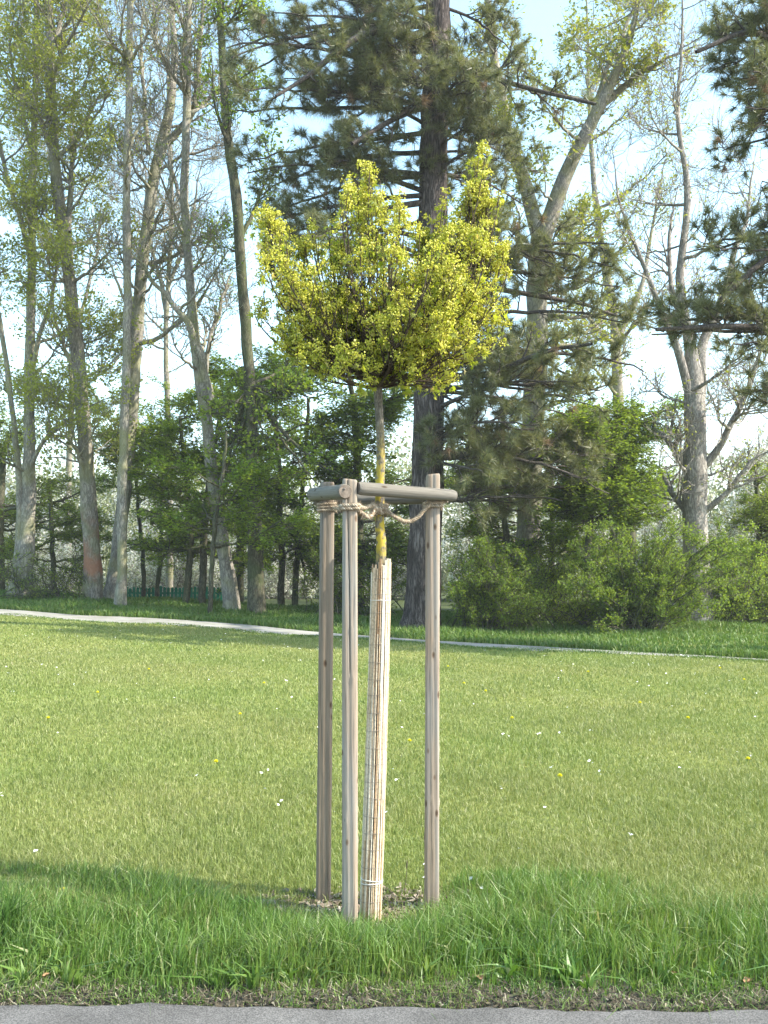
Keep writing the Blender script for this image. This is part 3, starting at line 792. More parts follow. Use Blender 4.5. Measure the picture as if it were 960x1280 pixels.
def log(name, a, b, r0, r1, mat, parent, seed=0):
    rng = np.random.default_rng(seed)
    a, b = np.array(a, float), np.array(b, float)
    ax = b - a; L = np.linalg.norm(ax); ax = ax / L
    side = nrm(np.cross([0, 0, 1.0], ax)); up = np.cross(ax, side)
    k = 48; n = 40
    th = np.linspace(0, 2 * PI, k, endpoint=False)
    knots = [(rng.uniform(0, 2 * PI), rng.uniform(0.1, L - .05), rng.uniform(.0015, .004)) for _ in range(6)]
    loc = []
    for i, t in enumerate(np.linspace(0, 1, n)):
        r = (r0 + (r1 - r0) * t) * (1 + 0.012 * np.sin(th * 3 + t * 5 + seed) + 0.008 * np.sin(7 * th - 4 * t))
        for (kt, kx, kh) in knots:
            dth = (th - kt + PI) % (2 * PI) - PI
            r = r + kh * np.exp(-(dth / 0.25) ** 2 - ((t * L - kx) / 0.012) ** 2)
        e = min(t, 1 - t) * L
        if e < 0.012: r = r * (0.86 + 0.14 * math.sqrt(max(0, e / 0.012)))
        loc.append(np.stack([np.full(k, t * L), r * np.cos(th), r * np.sin(th)], 1))
    # local mesh with its own axes, so that the grain runs along the log
    V = np.concatenate(loc)
    i = (np.arange(n - 1)[:, None] * k); j = np.arange(k)[None]; j2 = (np.arange(k) + 1) % k
    q = np.stack([i + j, i + j2[None], i + k + j2[None], i + k + j], -1).reshape(-1, 4)
    me_p = build(name, [(V, q)], mat, None, smooth=True)
    from mathutils import Matrix
    mat4 = Matrix(((ax[0], side[0], up[0], a[0]), (ax[1], side[1], up[1], a[1]), (ax[2], side[2], up[2], a[2]), (0, 0, 0, 1)))
    me_p.parent = parent
    me_p.matrix_local = Matrix.Translation(-Vector(parent.location)) @ mat4
    caps = []
    for ring, s in ((loc[0], -1), (loc[-1], 1)):
        c = ring.mean(0) + [0.001 * s, 0, 0]
        caps.append((np.vstack([ring + [0.0015 * s, 0, 0], c[None]]), np.stack([np.arange(k), j2, np.full(k, k)], 1)))
    for cp in caps:
        e = build('end_grain', [cp], M['end_grain'], None); e.parent = me_p
    return me_p


MID, RIGHT, LEFT = (-0.163, 5.0), (0.247, 5.27), (-0.305, 5.39)
frame = thing('tree_stake_frame', 'frame of three weathered wooden stakes and round rails standing around the young tree', 'tree stakes', (0, 5.2, 0))
stake('stake', LEFT[0] - .01, LEFT[1], 2.135, 0.073, M['post_left'], frame, None, 3, (0.018, 0))
stake('stake', MID[0], MID[1], 2.122, 0.073, M['post_mid'], frame, (-PI / 2 - 0.32, -PI / 2 + 0.62, 1.2, 2.2, 0.016), 11, (-.003, 0))
stake('stake', RIGHT[0] - .008, RIGHT[1], 2.168, 0.071, M['post_right'], frame, None, 21, (0.012, 0))
log('rail', (-0.128, 4.985, 2.079), (0.362, 5.245, 2.057), 0.0330, 0.0300, M['rail'], frame, 5)
log('rail', (-0.187, 4.945, 2.060), (-0.384, 5.50, 2.080), 0.037, 0.035, M['rail'], frame, 6)
log('rail', (-0.37, 5.475, 2.048), (0.33, 5.335, 2.052), 0.030, 0.030, M['rail'], frame, 8)

for (sx, sy, sz) in [(0.232, 5.182, 2.066), (0.262, 5.198, 2.058), (-0.19, 4.936, 2.072), (-0.105, 4.962, 2.085)]:
    th = np.linspace(0, 2 * PI, 10, endpoint=False)
    ring = np.stack([sx + .0055 * np.cos(th), np.full(10, sy), sz + .0055 * np.sin(th)], 1)
    V = np.vstack([ring, ring * [1, 1, 1] + [0, .012, 0], [[sx, sy - .0015, sz]]])
    q = np.array([[i, (i + 1) % 10, 10 + (i + 1) % 10, 10 + i] for i in range(10)]); t = np.array([[(i + 1) % 10, i, 20] for i in range(10)])
    build('screw_head', [(V, q), (V, t)], M['wire'], frame)

# ------------------------------------------------------------------ young maple
SIL = [(334, 255), (348, 268), (360, 284), (376, 286), (390, 276), (400, 280), (411, 283), (420, 262), (427, 242), (436, 215), (446, 203), (460, 206), (472, 216), (480, 240), (486, 252), (499, 233), (508, 245), (518, 262), (530, 272), (543, 270), (551, 250), (559, 235), (570, 244), (580, 248), (587, 215), (590, 188), (600, 180), (612, 186), (618, 205), (626, 235), (630, 265), (639, 299), (641, 332), (634, 360), (637, 395), (636, 434), (625, 440), (622, 425), (610, 445), (590, 460), (570, 473), (562, 490), (545, 486), (525, 488), (500, 486), (475, 490), (450, 484), (425, 474), (394, 467), (375, 458), (356, 449), (340, 432), (322, 415), (311, 392), (322, 380), (330, 360), (320, 330), (322, 300), (318, 270)]
TOPZ = px(475, 492, 5.16)
MY = 5.16


def make_maple():
    rng = np.random.default_rng(5)
    root = thing('young_maple_tree', 'young round-headed maple with yellow-green blossom tied between the wooden stakes', 'tree', (TREE_XY[0] - .02, TREE_XY[1], -0.03))
    pts = [px(463, 1150, 5.14), px(468, 900, 5.15), px(476, 700, 5.17), px(474, 640, 5.17), px(476, 560, MY), px(474, 520, MY), px(473, 488, MY), px(471, 470, MY)]
    wid = [15, 14, 13, 12, 11.3, 10.5, 11.5, 13]
    line = smooth_line(np.hstack([np.array(pts), np.array(wid)[:, None]]), 60)
    P = line[:, :3].copy(); P[0, 2] -= .1
    P += rng.normal(0, .0012, P.shape)
    build('trunk', [tubes(P[None], (line[:, 3] * 0.5 / 257)[None], 20)], M['maple_bark'], root, smooth=True)
    # main branches
    peaks = [(530, 276), (543, 274), (525, 292), (538, 300), (411, 288), (334, 262), (352, 300), (390, 282), (427, 250), (446, 210), (462, 214), (500, 242), (514, 280), (559, 243), (600, 186), (606, 200), (590, 230), (624, 245), (634, 305), (634, 340), (332, 330), (318, 392), (360, 440), (560, 480), (628, 430), (400, 460), (475, 225), (345, 280), (578, 255), (612, 250)]
    E2 = np.vstack([np.array(peaks, float), sample_poly(SIL, 100, rng)])
    nE = len(E2)
    dx = (E2[:, 0] - 478) / 165; dyy = (E2[:, 1] - 370) / 150
    rem = np.sqrt(np.clip(1 - dx ** 2 - dyy ** 2, 0.02, 1))
    dep = rng.uniform(-1, 1, nE) * rem * 0.60
    dep = np.where(np.arange(nE) < len(peaks), dep * 0.5, dep)
    E = np.array([px(a, b, MY + d) for (a, b), d in zip(E2, dep)])
    n = 12
    T0 = np.array([px(470 + rng.normal(0, 5), 478 + rng.uniform(-14, 8), MY) for _ in range(nE)])
    T0[:, 1] += rng.normal(0, .012, nE)
    c1 = T0 + (E - T0) * np.array([0.50, 0.50, 0.22]) + rng.normal(0, .02, E.shape)
    c2 = T0 + (E - T0) * np.array([0.92, 0.92, 0.60]) + rng.normal(0, .02, E.shape)
    t = np.linspace(0, 1, n)[None, :, None]
    B = (1 - t) ** 3 * T0[:, None] + 3 * (1 - t) ** 2 * t * c1[:, None] + 3 * (1 - t) * t ** 2 * c2[:, None] + t ** 3 * E[:, None]
    BR = np.linspace(0.0075, 0.0022, n)[None] * rng.uniform(0.7, 1.25, (nE, 1))
    P2, R2 = spawn(B, BR, 11, 0.22, 0.98, 0.65, 0.24, 0.7, 7, 0.10, 0.22, rmin=0.0014, rng=rng)
    P3, R3 = spawn(P2, R2, 2, 0.3, 0.9, 0.6, 0.10, 0.7, 4, 0.1, 0.2, rmin=0.0012, rng=rng)

    def inside(Q, grow=0):
        a, b = to_px(Q); return in_poly(a, b, SIL)
    k2 = inside(P2[:, -1]); P2, R2 = P2[k2], R2[k2]
    k3 = inside(P3[:, -1]); P3, R3 = P3[k3], R3[k3]
    build('branches', [tubes(B, BR, 6), tubes(P2, R2, 4), tubes(P3, R3, 3)], M['twig'], root, smooth=True)
    cp = np.vstack([P2[:, -1], P2[:, -3], P2[:, -5][::2], P3[:, -1], E])
    cp = cp + rng.normal(0, 0.008, cp.shape)
    cp = cp[inside(cp)]
    vn = np.sin(cp[:, 0] * 24 + 1) * np.sin(cp[:, 1] * 19) + np.sin(cp[:, 2] * 22 + cp[:, 0] * 9) * 0.7
    cp = cp[rng.uniform(size=len(cp)) < np.where(vn > -0.25, 1.0, 0.30)]
    # flowers sit more in the outer and upper crown
    a, b = to_px(cp)
    q = np.sqrt(((a - 478) / 165) ** 2 + ((cp[:, 1] - MY) / 0.6) ** 2 + ((b - 350) / 150) ** 2)
    kf = rng.uniform(size=len(cp)) < np.clip(0.35 + 0.8 * (q - 0.3), 0.15, 1) * np.clip((520 - b) / 90, 0.2, 1)
    fc = cp[kf]
    m = 30
    fc = fc[rng.uniform(size=len(fc)) < 0.72]
    fp = np.repeat(fc, m, 0) + nrm(rng.normal(size=(len(fc) * m, 3)) * np.array([1, 1, .7])) * rng.uniform(0.006, 0.034, (len(fc) * m, 1)) + np.array([0, 0, .008])
    N = len(fp); s = rng.uniform(0.003, 0.0058, (N, 1, 1))
    tet = np.array([[1, 1, 1], [1, -1, -1], [-1, 1, -1], [-1, -1, 1]]) * 0.75
    A = nrm(rng.normal(size=(N, 3))); Bx = nrm(np.cross(A, rng.normal(size=(N, 3)))); Cx = np.cross(A, Bx)
    R = np.stack([A, Bx, Cx], 1)
    V = fp[:, None] + np.einsum('kj,njl->nkl', tet, R) * s
    Fq = (np.arange(N) * 4)[:, None, None] + np.array([[0, 1, 2], [0, 3, 1], [0, 2, 3], [1, 3, 2]])[None]
    build('flowers', [(V.reshape(-1, 3), Fq.reshape(-1, 3))], M['maple_flower'], root)
    # leaves: five-lobed, drooping
    lp = np.repeat(cp, 3, 0)[: ]
    lp = lp[rng.uniform(size=len(lp)) < 0.62] + rng.normal(0, 0.016, (1, 3))
    lp = lp + rng.normal(0, 0.018, lp.shape)
    N = len(lp)
    ang = np.radians([-90, -35, -8, 22, 45, 65, 90, 115, 135, 158, 188, 215])
    rad = np.array([0.22, 0.30, 0.62, 0.34, 0.92, 0.45, 1.08, 0.45, 0.92, 0.34, 0.62, 0.30])
    shp = np.stack([rad * np.cos(ang), rad * np.sin(ang)], 1)
    ax = nrm(rng.normal(size=(N, 3)) * np.array([1, 1, .5]) + np.array([0, 0, -0.5]))
    nor = nrm(np.cross(ax, rng.normal(size=(N, 3)))); nor = np.where(nor[:, 2:3] < 0, -nor, nor); sd = np.cross(ax, nor)
    s = (0.010 + 0.026 * rng.uniform(0, 1, (N, 1, 1)) ** 1.6)
    V = lp[:, None] + (sd[:, None] * shp[None, :, 0:1] + ax[:, None] * shp[None, :, 1:2] - nor[:, None] * (np.abs(shp[None, :, 0:1]) * 0.25)) * s
    V = np.concatenate([lp[:, None] + ax[:, None] * s * 0.1, V], 1)
    f = np.array([[0, i, i % 12 + 1] for i in range(1, 13)])
    Fq = (np.arange(N) * 13)[:, None, None] + f[None]
    build('leaves', [(V.reshape(-1, 3), Fq.reshape(-1, 3))], M['maple_leaf'], root)
    return line


TRUNK = make_maple()


def trunk_at(z):
    i = int(np.argmin(np.abs(TRUNK[:, 2] - z))); return TRUNK[i, :2], TRUNK[i, 3] * 0.5 / 257


def make_wrap():
    rng = np.random.default_rng(12)
    root = thing('reed_mat_wrap', 'pale reed matting wound round the lower trunk of the young tree', 'trunk wrap', (TREE_XY[0], TREE_XY[1], -0.04))
    n = 46; reeds = []
    zs = np.linspace(-0.06, 1.0, 30)
    P = np.zeros((n, 30, 3)); R = np.zeros((n, 30))
    bot = px(463, 1152, 5.135); top = px(477, 700, 5.165)
    for i in range(n):
        th = 2 * PI * i / n + rng.normal(0, .03)
        zt = 1.725 + rng.uniform(-0.035, 0.015) - 0.03 * (math.cos(th) < -0.4) - (0.08 if rng.uniform() < .1 else 0)
        f = np.linspace(0, 1, 30)
        z = -0.07 + (zt + 0.07) * f
        g = (z - bot[2]) / (top[2] - bot[2])
        rad = 0.0495 * (1 - 0.10 * g) + 0.002 * math.sin(i * 2.1) + 0.003 * np.exp(-((g - 0.8) / .2) ** 2) * math.cos(th)
        P[i, :, 0] = bot[0] + (top[0] - bot[0]) * g + (rad) * np.cos(th + 0.10 * g) + 0.002 * np.sin(g * 5)
        P[i, :, 1] = bot[1] + (top[1] - bot[1]) * g + (rad) * np.sin(th + 0.10 * g)
        P[i, :, 2] = z
        R[i] = rng.uniform(0.0026, 0.0048) * (1 + 0.12 * np.sin(f * rng.uniform(20, 50) + i)); P[i] += rng.normal(0, .0012, (1, 3)) * np.sin(f * rng.uniform(2, 7))[:, None]
    # split the reeds into lengths of differing colour
    # every reed is laid in two or three lengths, so its colour changes along the mat
    pieces = []
    for i in range(n):
        cuts = [0, int(rng.integers(6, 14)), int(rng.integers(15, 24)), 29]
        for a, b in zip(cuts[:-1], cuts[1:]): pieces.append(tubes(P[i:i + 1, a:b + 1], R[i:i + 1, a:b + 1], 7))
    build('reeds', pieces, M['reed'], root, smooth=True)
    rings = []; bands = []
    def ring(z, r, tilt, wob, k=40):
        g = (z - bot[2]) / (top[2] - bot[2]); th = np.linspace(0, 2 * PI, k + 1)
        rad = 0.0495 * (1 - 0.10 * g) + 0.0048
        return np.stack([bot[0] + (top[0] - bot[0]) * g + rad * np.cos(th), bot[1] + (top[1] - bot[1]) * g + rad * np.sin(th), z + tilt * np.cos(th) + wob * np.sin(3 * th)], 1), np.full(k + 1, r)
    for z in np.arange(0.06, 1.68, 0.083):
        p, r = ring(z + rng.normal(0, .004), 0.0011, rng.normal(0, .004), 0.0015); rings.append((p, r))
    for p, r in rings: build('wire', [tubes(p[None], r[None], 4)], M['wire'], root)
    for (z, r) in [(0.165, 0.0022), (0.150, 0.0022), (1.53, 0.0018)]:
        p, rr = ring(z, r, rng.normal(0, .003), 0.001); p = p + 0; bands.append((p, rr))
    for p, r in bands: build('tie_band', [tubes(p[None], r[None], 6)], M['band'], root, smooth=True)


make_wrap()


def make_rope():
    rng = np.random.default_rng(31)
    z0 = 1.985
    tr, trr = trunk_at(1.97)
    root = thing('rope_tie', 'hairy coir rope knotted round the young trunk and slung between the stakes', 'rope', (tr[0], tr[1], 1.97))
    strands = []; hairs = []

    def rope(pts, r=0.0065, pitch=0.035, n=None):
        pts = np.asarray(pts, float)
        L = np.sum(np.linalg.norm(np.diff(pts, axis=0), axis=1)); n = n or max(24, int(L / 0.004))
        P = smooth_line(pts, n); P = P + rng.normal(0, .0006, P.shape)
        tan = nrm(np.gradient(P, axis=0)); ref = np.array([0.2, 0.3, 1.0]); a = nrm(np.cross(tan, ref)); b = np.cross(tan, a)
        s = np.concatenate([[0], np.cumsum(np.linalg.norm(np.diff(P, axis=0), axis=1))])
        for j in range(3):
            ph = s / pitch * 2 * PI + j * 2 * PI / 3
            Q = P + (a * np.cos(ph)[:, None] + b * np.sin(ph)[:, None]) * r * 0.8
            strands.append(tubes(Q[None], np.full((1, n), r * 0.85), 7))
        m = int(L * 700)
        i = rng.integers(0, n, m)
        d = nrm(np.cross(tan[i], rng.normal(size=(m, 3))) + 0.5 * rng.normal(size=(m, 3)))
        bs = P[i] + d * r
        w = nrm(np.cross(d, rng.normal(size=d.shape))) * 0.0009
        ln = rng.uniform(.008, .030, (m, 1))
        V = np.stack([bs + w, bs - w, bs + d * ln + tan[i] * ln * 0.5], 1).reshape(-1, 3)
        hairs.append((V, (np.arange(m) * 3)[:, None] + np.array([[0, 1, 2]])))

    def loop(c, rad, z, sq=False, ph=0.0, dz=0.0):
        th = np.linspace(0, 2 * PI, 26) + ph
        rr = rad * ((np.abs(np.cos(th)) ** 5 + np.abs(np.sin(th)) ** 5) ** (-1 / 5) if sq else 1)
        return np.stack([c[0] + rr * np.cos(th), c[1] + rr * np.sin(th), z + dz * np.linspace(-.5, .5, 26)], 1)
    for k in range(3): rope(loop((LEFT[0] + .005, LEFT[1]), 0.044, 2.020 - 0.016 * k, True, 0.3, 0.012), 0.0045)
    for k in range(2): rope(loop((MID[0] - .003, MID[1]), 0.045, 1.992 - 0.016 * k, True, 0.5, 0.012), 0.0058)
    for k in range(2): rope(loop((RIGHT[0] + .003, RIGHT[1]), 0.043, 2.018 - 0.016 * k, True, 0.4, 0.014), 0.0058)
    for k in range(4): rope(loop(tr, trr + 0.009 + 0.002 * k, 1.962 + 0.014 * k, False, k, 0.014), 0.0068)
    # strands between stake and trunk, crossing over
    rope([(MID[0] + .035, MID[1] - .03, 1.992), (-0.10, 5.03, 1.985), (-0.06, 5.07, 1.998), (tr[0] - .015, tr[1] - .045, 1.992), (tr[0] + .03, tr[1] - .03, 2.0)], 0.0068)
    rope([(MID[0] + .035, MID[1] - .02, 1.975), (-0.115, 5.03, 1.958), (-0.075, 5.06, 1.945), (-0.05, 5.09, 1.962), (tr[0], tr[1] - .05, 1.985), (tr[0] + .035, tr[1] - .02, 1.975)], 0.0068)
    rope([(-0.12, 5.02, 1.975), (-0.085, 5.02, 1.940), (-0.06, 5.05, 1.948), (-0.045, 5.08, 1.985), (tr[0] + .01, tr[1] - .05, 1.968)], 0.006)
    rope([(tr[0] + .03, tr[1] - .03, 1.985), (tr[0] + .065, tr[1] - .03, 1.955), (0.09, 5.16, 1.928), (0.13, 5.18, 1.925), (0.17, 5.19, 1.945), (0.205, 5.20, 1.985), (0.235, 5.222, 2.012)], 0.0068)
    rope([(MID[0] - .04, MID[1] + .02, 1.985), (-0.24, 5.2, 1.992), (LEFT[0] + .04, LEFT[1] - .03, 2.005)], 0.005)
    build('twine', strands, M['rope'], root, smooth=True)
    build('frayed_fibres', hairs, M['rope'], root)


make_rope()


# ------------------------------------------------------------------ background trees
def px_line(pts, Y, n, dY=0.0, base_on_ground=True):
    """pts: (x, y, width px) at distance Y -> (n,4) x y z radius"""
    m = len(pts); out = []
    for i, (a, b, w) in enumerate(pts):
        yy = Y + dY * i / max(m - 1, 1)
        p = px(a, b, yy)
        if i == 0 and base_on_ground: p[2] = H(p[0], p[1]) - 0.15
        out.append([*p, w * 0.5 / F_PX * yy])
    return smooth_line(out, n)


def wander(rng, n, amp):
    """slow sideways wandering of a stem, nothing at its foot"""
    t = np.linspace(0, 1, n)[:, None]
    w = sum(rng.normal(0, 1, (1, 3)) * np.sin(t * f + rng.uniform(0, 6, (1, 3))) / f ** .6 for f in (5, 9, 17, 29))
    return (w - w[:1]) * amp * np.minimum(t * 4, 1)


def bez(A, C, E, n):
    t = np.linspace(0, 1, n)[None, :, None]
    return (1 - t) ** 2 * A[:, None] + 2 * (1 - t) * t * C[:, None] + t ** 2 * E[:, None]


def tree(name, label, cat, Y, trunks, limbs=(), bark='bark_grey', leafmat=None, poly=None, nb=20, D=2.5, m2=6, m3=5, l2=1.3, l3=0.6,
         leaf=0.08, lpt=4, upb=0.6, rise=0.55, seed=0, group=None, flat=0.0, up=0.12, ltr=0.02, crown='crown', wob=0.22, jit=0.06, attach=(0.3, 1.0), droop=0.0, rb=None, ws=1.0):
    rng = np.random.default_rng(seed)
    lines = [px_line([(a, b, w * ws) for a, b, w in t], Y, 40) for t in trunks]
    base = lines[0][0, :3].copy(); base[2] = H(base[0], base[1])
    root = thing(name, label, cat, base, group)
    tch = []
    for ln in lines:
        ln[:, :3] += wander(rng, len(ln), 0.05)
        P = ln[:, :3] + rng.normal(0, .008, (len(ln), 3)); Rr = ln[:, 3] * (1 + .05 * rng.normal(size=len(ln)))
        tch.append(tubes(P[None], Rr[None], 14))
    LP, LR, lims = [], [], []
    for (pts, dY) in limbs:
        ln = px_line([(a, b, w * (ws + 1) / 2) for a, b, w in pts], Y, 24, dY, False)
        ln[:, :3] += wander(rng, 24, 0.10)
        ln[:, 3] *= 1 - 0.75 * np.linspace(0, 1, 24) ** 2.5
        lims.append(ln)
        P = ln[:, :3] + rng.normal(0, .012, (24, 3)) * np.linspace(0, 1, 24)[:, None]
        LP.append(P); LR.append(ln[:, 3])
        tch.append(tubes(P[None], ln[:, 3][None], 10))
    build('trunk', tch, M[bark], root, smooth=True)
    Bp, Bq = [], []
    cand = lines + lims
    if poly is not None:
        polys = poly if isinstance(poly[0][0], (tuple, list)) else [poly]
        per = max(1, nb // len(polys))
        for pg in polys:
            for (a, b) in sample_poly(pg, per, rng):
                E = px(a, b, Y + rng.uniform(-D, D))
                best = []
                for q, ln in enumerate(cand):
                    dh = np.hypot(ln[:, 0] - E[0], ln[:, 1] - E[1])
                    cost = np.abs(ln[:, 2] - (E[2] - rise * dh)) + 0.35 * dh + rng.uniform(0, .8)
                    if q < len(lines): cost[:int(attach[0] * len(ln))] += 50
                    i = int(np.argmin(cost)); best.append((cost[i], q, i))
                _, q, i = min(best); ln = cand[q]
                A = ln[i, :3]; d = E - A
                C = A + d * 0.5 + np.array([0, 0, (0.18 if rise >= 0 else 0.1) * np.linalg.norm(d) * (-0.6 if rise > 0.2 else 0.6)]) + rng.normal(0, .12 * np.linalg.norm(d), 3) * 0.5
                Bp.append((A, C, E)); Bq.append(min(ln[i, 3] * 0.55, 0.025 + 0.014 * np.linalg.norm(d)))
    n = 12
    sets = []
    if Bp:
        A, C, E = (np.array(v) for v in zip(*Bp))
        B = bez(A, C, E, n) + rng.normal(0, .02, (len(A), n, 3))
        BR = np.array(Bq)[:, None] * np.linspace(1, .25, n)[None]
        sets.append((B, BR))
    if LP:
        idx = np.linspace(0, 23, n).astype(int)
        sets.append((np.array(LP)[:, idx], np.minimum(np.array(LR)[:, idx], 0.06)))
    P1 = np.concatenate([s[0] for s in sets]); R1 = np.concatenate([s[1] for s in sets])
    P2, R2 = spawn(P1, R1, m2, 0.25, 1.0, 0.75, l2, 0.6, 8, wob, up, flat, rmin=rb or 0.007, rng=rng)
    ch = []
    if Bp: ch.append(tubes(B, BR, 6))
    ch.append(tubes(P2, R2, 4))
    P3 = P2
    if m3:
        P3, R3 = spawn(P2, R2, m3, 0.2, 1.0, 0.75, l3, 0.65, 5, wob, up * .7, flat, rmin=(rb or 0.007) * 0.75, rng=rng)
        ch.append(tubes(P3, R3, 3))
    build('branches', ch, M[bark if bark != 'bark_stain' else 'bark_grey'], root, smooth=True)
    if leafmat and lpt:
        lp, _ = on_lines(P3, lpt, 0.25, 1.0, jit, rng)
        build(crown, [leaf_quads(lp, leaf, upb, rng, 0.7, droop)], M[leafmat], root)
    return root, lines, P2, P3


def pine(name, label, Y, trunk, limbs, polys, nb, D, seed, npt=80, nlen=0.27, rise=-0.05, tufts=2, m2=9, l2=1.1):
    rng = np.random.default_rng(seed)
    ln = px_line(trunk, Y, 40)
    base = ln[0, :3].copy(); base[2] = H(base[0], base[1])
    root = thing(name, label, 'pine tree', base)
    k = 26
    V, q = tubes((ln[:, :3] + rng.normal(0, .008, (40, 3)))[None], ln[:, 3][None], k)
    V = V + rng.normal(0, 0.018, V.shape)
    build('trunk', [(V, q)], M['bark_pine'], root, smooth=True)
    Bp, Br = [], []
    for (pg, cnt) in zip(polys, nb):
        for (a, b) in sample_poly(pg, cnt, rng):
            E = px(a, b, Y + rng.uniform(-D, D))
            dh = np.hypot(ln[:, 0] - E[0], ln[:, 1] - E[1])
            i = 6 + int(np.argmin(np.abs(ln[6:, 2] - (E[2] - rise * dh[6:]) - rng.normal(0, .4))))
            A = ln[i, :3]; d = E - A
            C = A + d * 0.55 + np.array([0, 0, 0.12 * np.linalg.norm(d)]) + rng.normal(0, .1, 3) * np.linalg.norm(d) * .6
            Bp.append((A, C, E)); Br.append(0.025 + 0.010 * np.linalg.norm(d))
    A, C, E = (np.array(v) for v in zip(*Bp)); n = 14
    B = bez(A, C, E, n) + rng.normal(0, .03, (len(A), n, 3)) * np.linspace(0, 1, n)[None, :, None]
    BR = np.array(Br)[:, None] * np.linspace(1, .22, n)[None]
    ch = [tubes(B, BR, 7)]
    sets = [B]; rs = [BR]
    for (pts, dY) in limbs:
        l = px_line(pts, Y, n, dY, False); sets.append(l[None, :, :3]); rs.append(l[None, :, 3]); ch.append(tubes(l[None, :, :3], l[None, :, 3], 8))
    P1 = np.concatenate(sets); R1 = np.concatenate(rs)
    P2, R2 = spawn(P1, R1, m2 + 2, 0.22, 1.0, 0.8, l2, 0.5, 7, 0.22, 0.10, rmin=0.009, rng=rng)
    P3, R3 = spawn(P2, R2, 3, 0.3, 0.95, 0.8, 0.5, 0.7, 4, 0.2, 0.15, rmin=0.008, rng=rng)
    ch += [tubes(P2, R2, 5), tubes(P3, R3, 4)]
    build('branches', ch, M['bark_pine_limb'], root, smooth=True)
    tp = np.concatenate([P2[:, -1], P3[:, -1]]); td = nrm(np.concatenate([P2[:, -1] - P2[:, -2], P3[:, -1] - P3[:, -2]]) + np.array([0, 0, .02]))
    dead = rng.uniform(size=len(tp)) < 0.025
    build('needles', [needles(tp[~dead], td[~dead], npt, nlen, 0.011, 0.9, rng)], M['needle'], root)
    if dead.any():
        build('dead_needles', [needles(tp[dead], td[dead], npt, nlen, 0.011, 0.9, rng)], M['dead_needle'], root)
    return root


G1 = 'tall trees along the far side of the path'
# left group
tree('broadleaf_tree', 'grey tree with thick flared trunk and yellow-green leaves at the left edge of the wood', 'tree', 31,
     [[(22, 746, 52), (30, 715, 34), (36, 600, 25), (38, 450, 19), (40, 300, 15), (44, 120, 12), (48, -120, 8)], [(22, 746, 30), (26, 620, 14), (12, 480, 10), (-10, 330, 8), (-25, 100, 6)]],
     [([(40, 330, 9), (15, 220, 7), (-8, 120, 5), (-30, 20, 4)], 1), ([(38, 470, 8), (62, 380, 6), (75, 300, 5), (70, 180, 4)], -1), ([(42, 200, 8), (20, 100, 6), (5, 0, 4)], 1), ([(35, 590, 8), (60, 545, 6), (110, 505, 4), (150, 490, 3)], -1)],
     'bark_grey', 'leaf_yellow', [[(-60, 150), (120, 150), (130, 420), (100, 600), (-60, 620)], [(-60, -120), (110, -120), (110, 150), (-60, 150)]], 44, 2.5, 9, 6, 1.7, .8, 0.095, 11, seed=101, ws=0.68, group=G1)
tree('broadleaf_tree', 'leafy grey tree with a reddish brown stain low on its trunk', 'tree', 30,
     [[(116, 752, 42), (116, 715, 31), (110, 600, 28), (103, 500, 25), (88, 350, 22), (72, 230, 20), (63, 100, 18), (60, -150, 12)]],
     [([(85, 290, 9), (92, 200, 7), (120, 130, 5), (152, 60, 4)], 1.5), ([(66, 190, 8), (35, 130, 6), (12, 90, 4)], -1), ([(102, 480, 7), (75, 420, 5), (60, 360, 4)], -1), ([(62, 60, 9), (85, 10, 7), (110, -60, 5)], 1), ([(112, 620, 7), (92, 560, 6), (60, 540, 4)], -1)],
     'bark_stain', 'leaf_yellow', [[(10, 200), (170, 260), (190, 420), (150, 560), (30, 560)], [(20, -120), (140, -120), (150, 220), (10, 200)]], 44, 2.5, 9, 6, 1.7, .8, 0.095, 11, seed=102, ws=0.7, group=G1)
tree('bare_tree', 'slender straight pale tree standing before the forked bare tree', 'tree', 28.5,
     [[(150, 758, 26), (152, 725, 17), (153, 560, 15), (158, 400, 13), (157, 260, 13), (160, 120, 12), (164, -160, 9)]],
     [([(160, 190, 5), (190, 130, 4), (225, 90, 3)], 1), ([(158, 380, 4), (130, 320, 3), (112, 250, 2.5)], -1)],
     'bark_grey', 'leaf_yellow', [(100, -140), (230, -140), (210, 300), (120, 330)], 20, 2, 8, 6, 1.2, .6, 0.08, 1, seed=103, ws=0.76, group=G1)
tree('bare_tree', 'bare tree forking into several upright limbs high above the slender trunk', 'tree', 31,
     [[(139, 750, 40), (146, 700, 24), (158, 560, 22), (170, 430, 22), (180, 320, 20), (190, 230, 20), (200, 180, 18)]],
     [([(200, 185, 16), (212, 140, 14), (220, 70, 11), (214, 0, 9), (205, -130, 6)], 1), ([(198, 190, 12), (222, 165, 11), (240, 140, 10), (248, 90, 8), (252, 20, 7), (262, -120, 5)], -1), ([(240, 142, 7), (262, 118, 6), (290, 80, 4)], 1), ([(188, 330, 8), (215, 318, 6), (250, 295, 5), (282, 285, 3)], -1.5), ([(186, 190, 7), (178, 120, 6), (172, 40, 5), (180, -60, 4)], 1), ([(215, 100, 6), (195, 50, 5), (190, -20, 4)], -1), ([(195, 215, 5), (235, 195, 4), (285, 185, 3), (318, 178, 2)], -1)],
     'bark_grey', 'leaf_yellow', [[(130, -150), (300, -150), (310, 60), (290, 160), (140, 150)], [(130, 150), (290, 170), (280, 330), (140, 330)]], 36, 2.5, 10, 8, 1.3, .7, 0.06, 0, seed=104, ws=0.76, group=G1, rb=0.008)
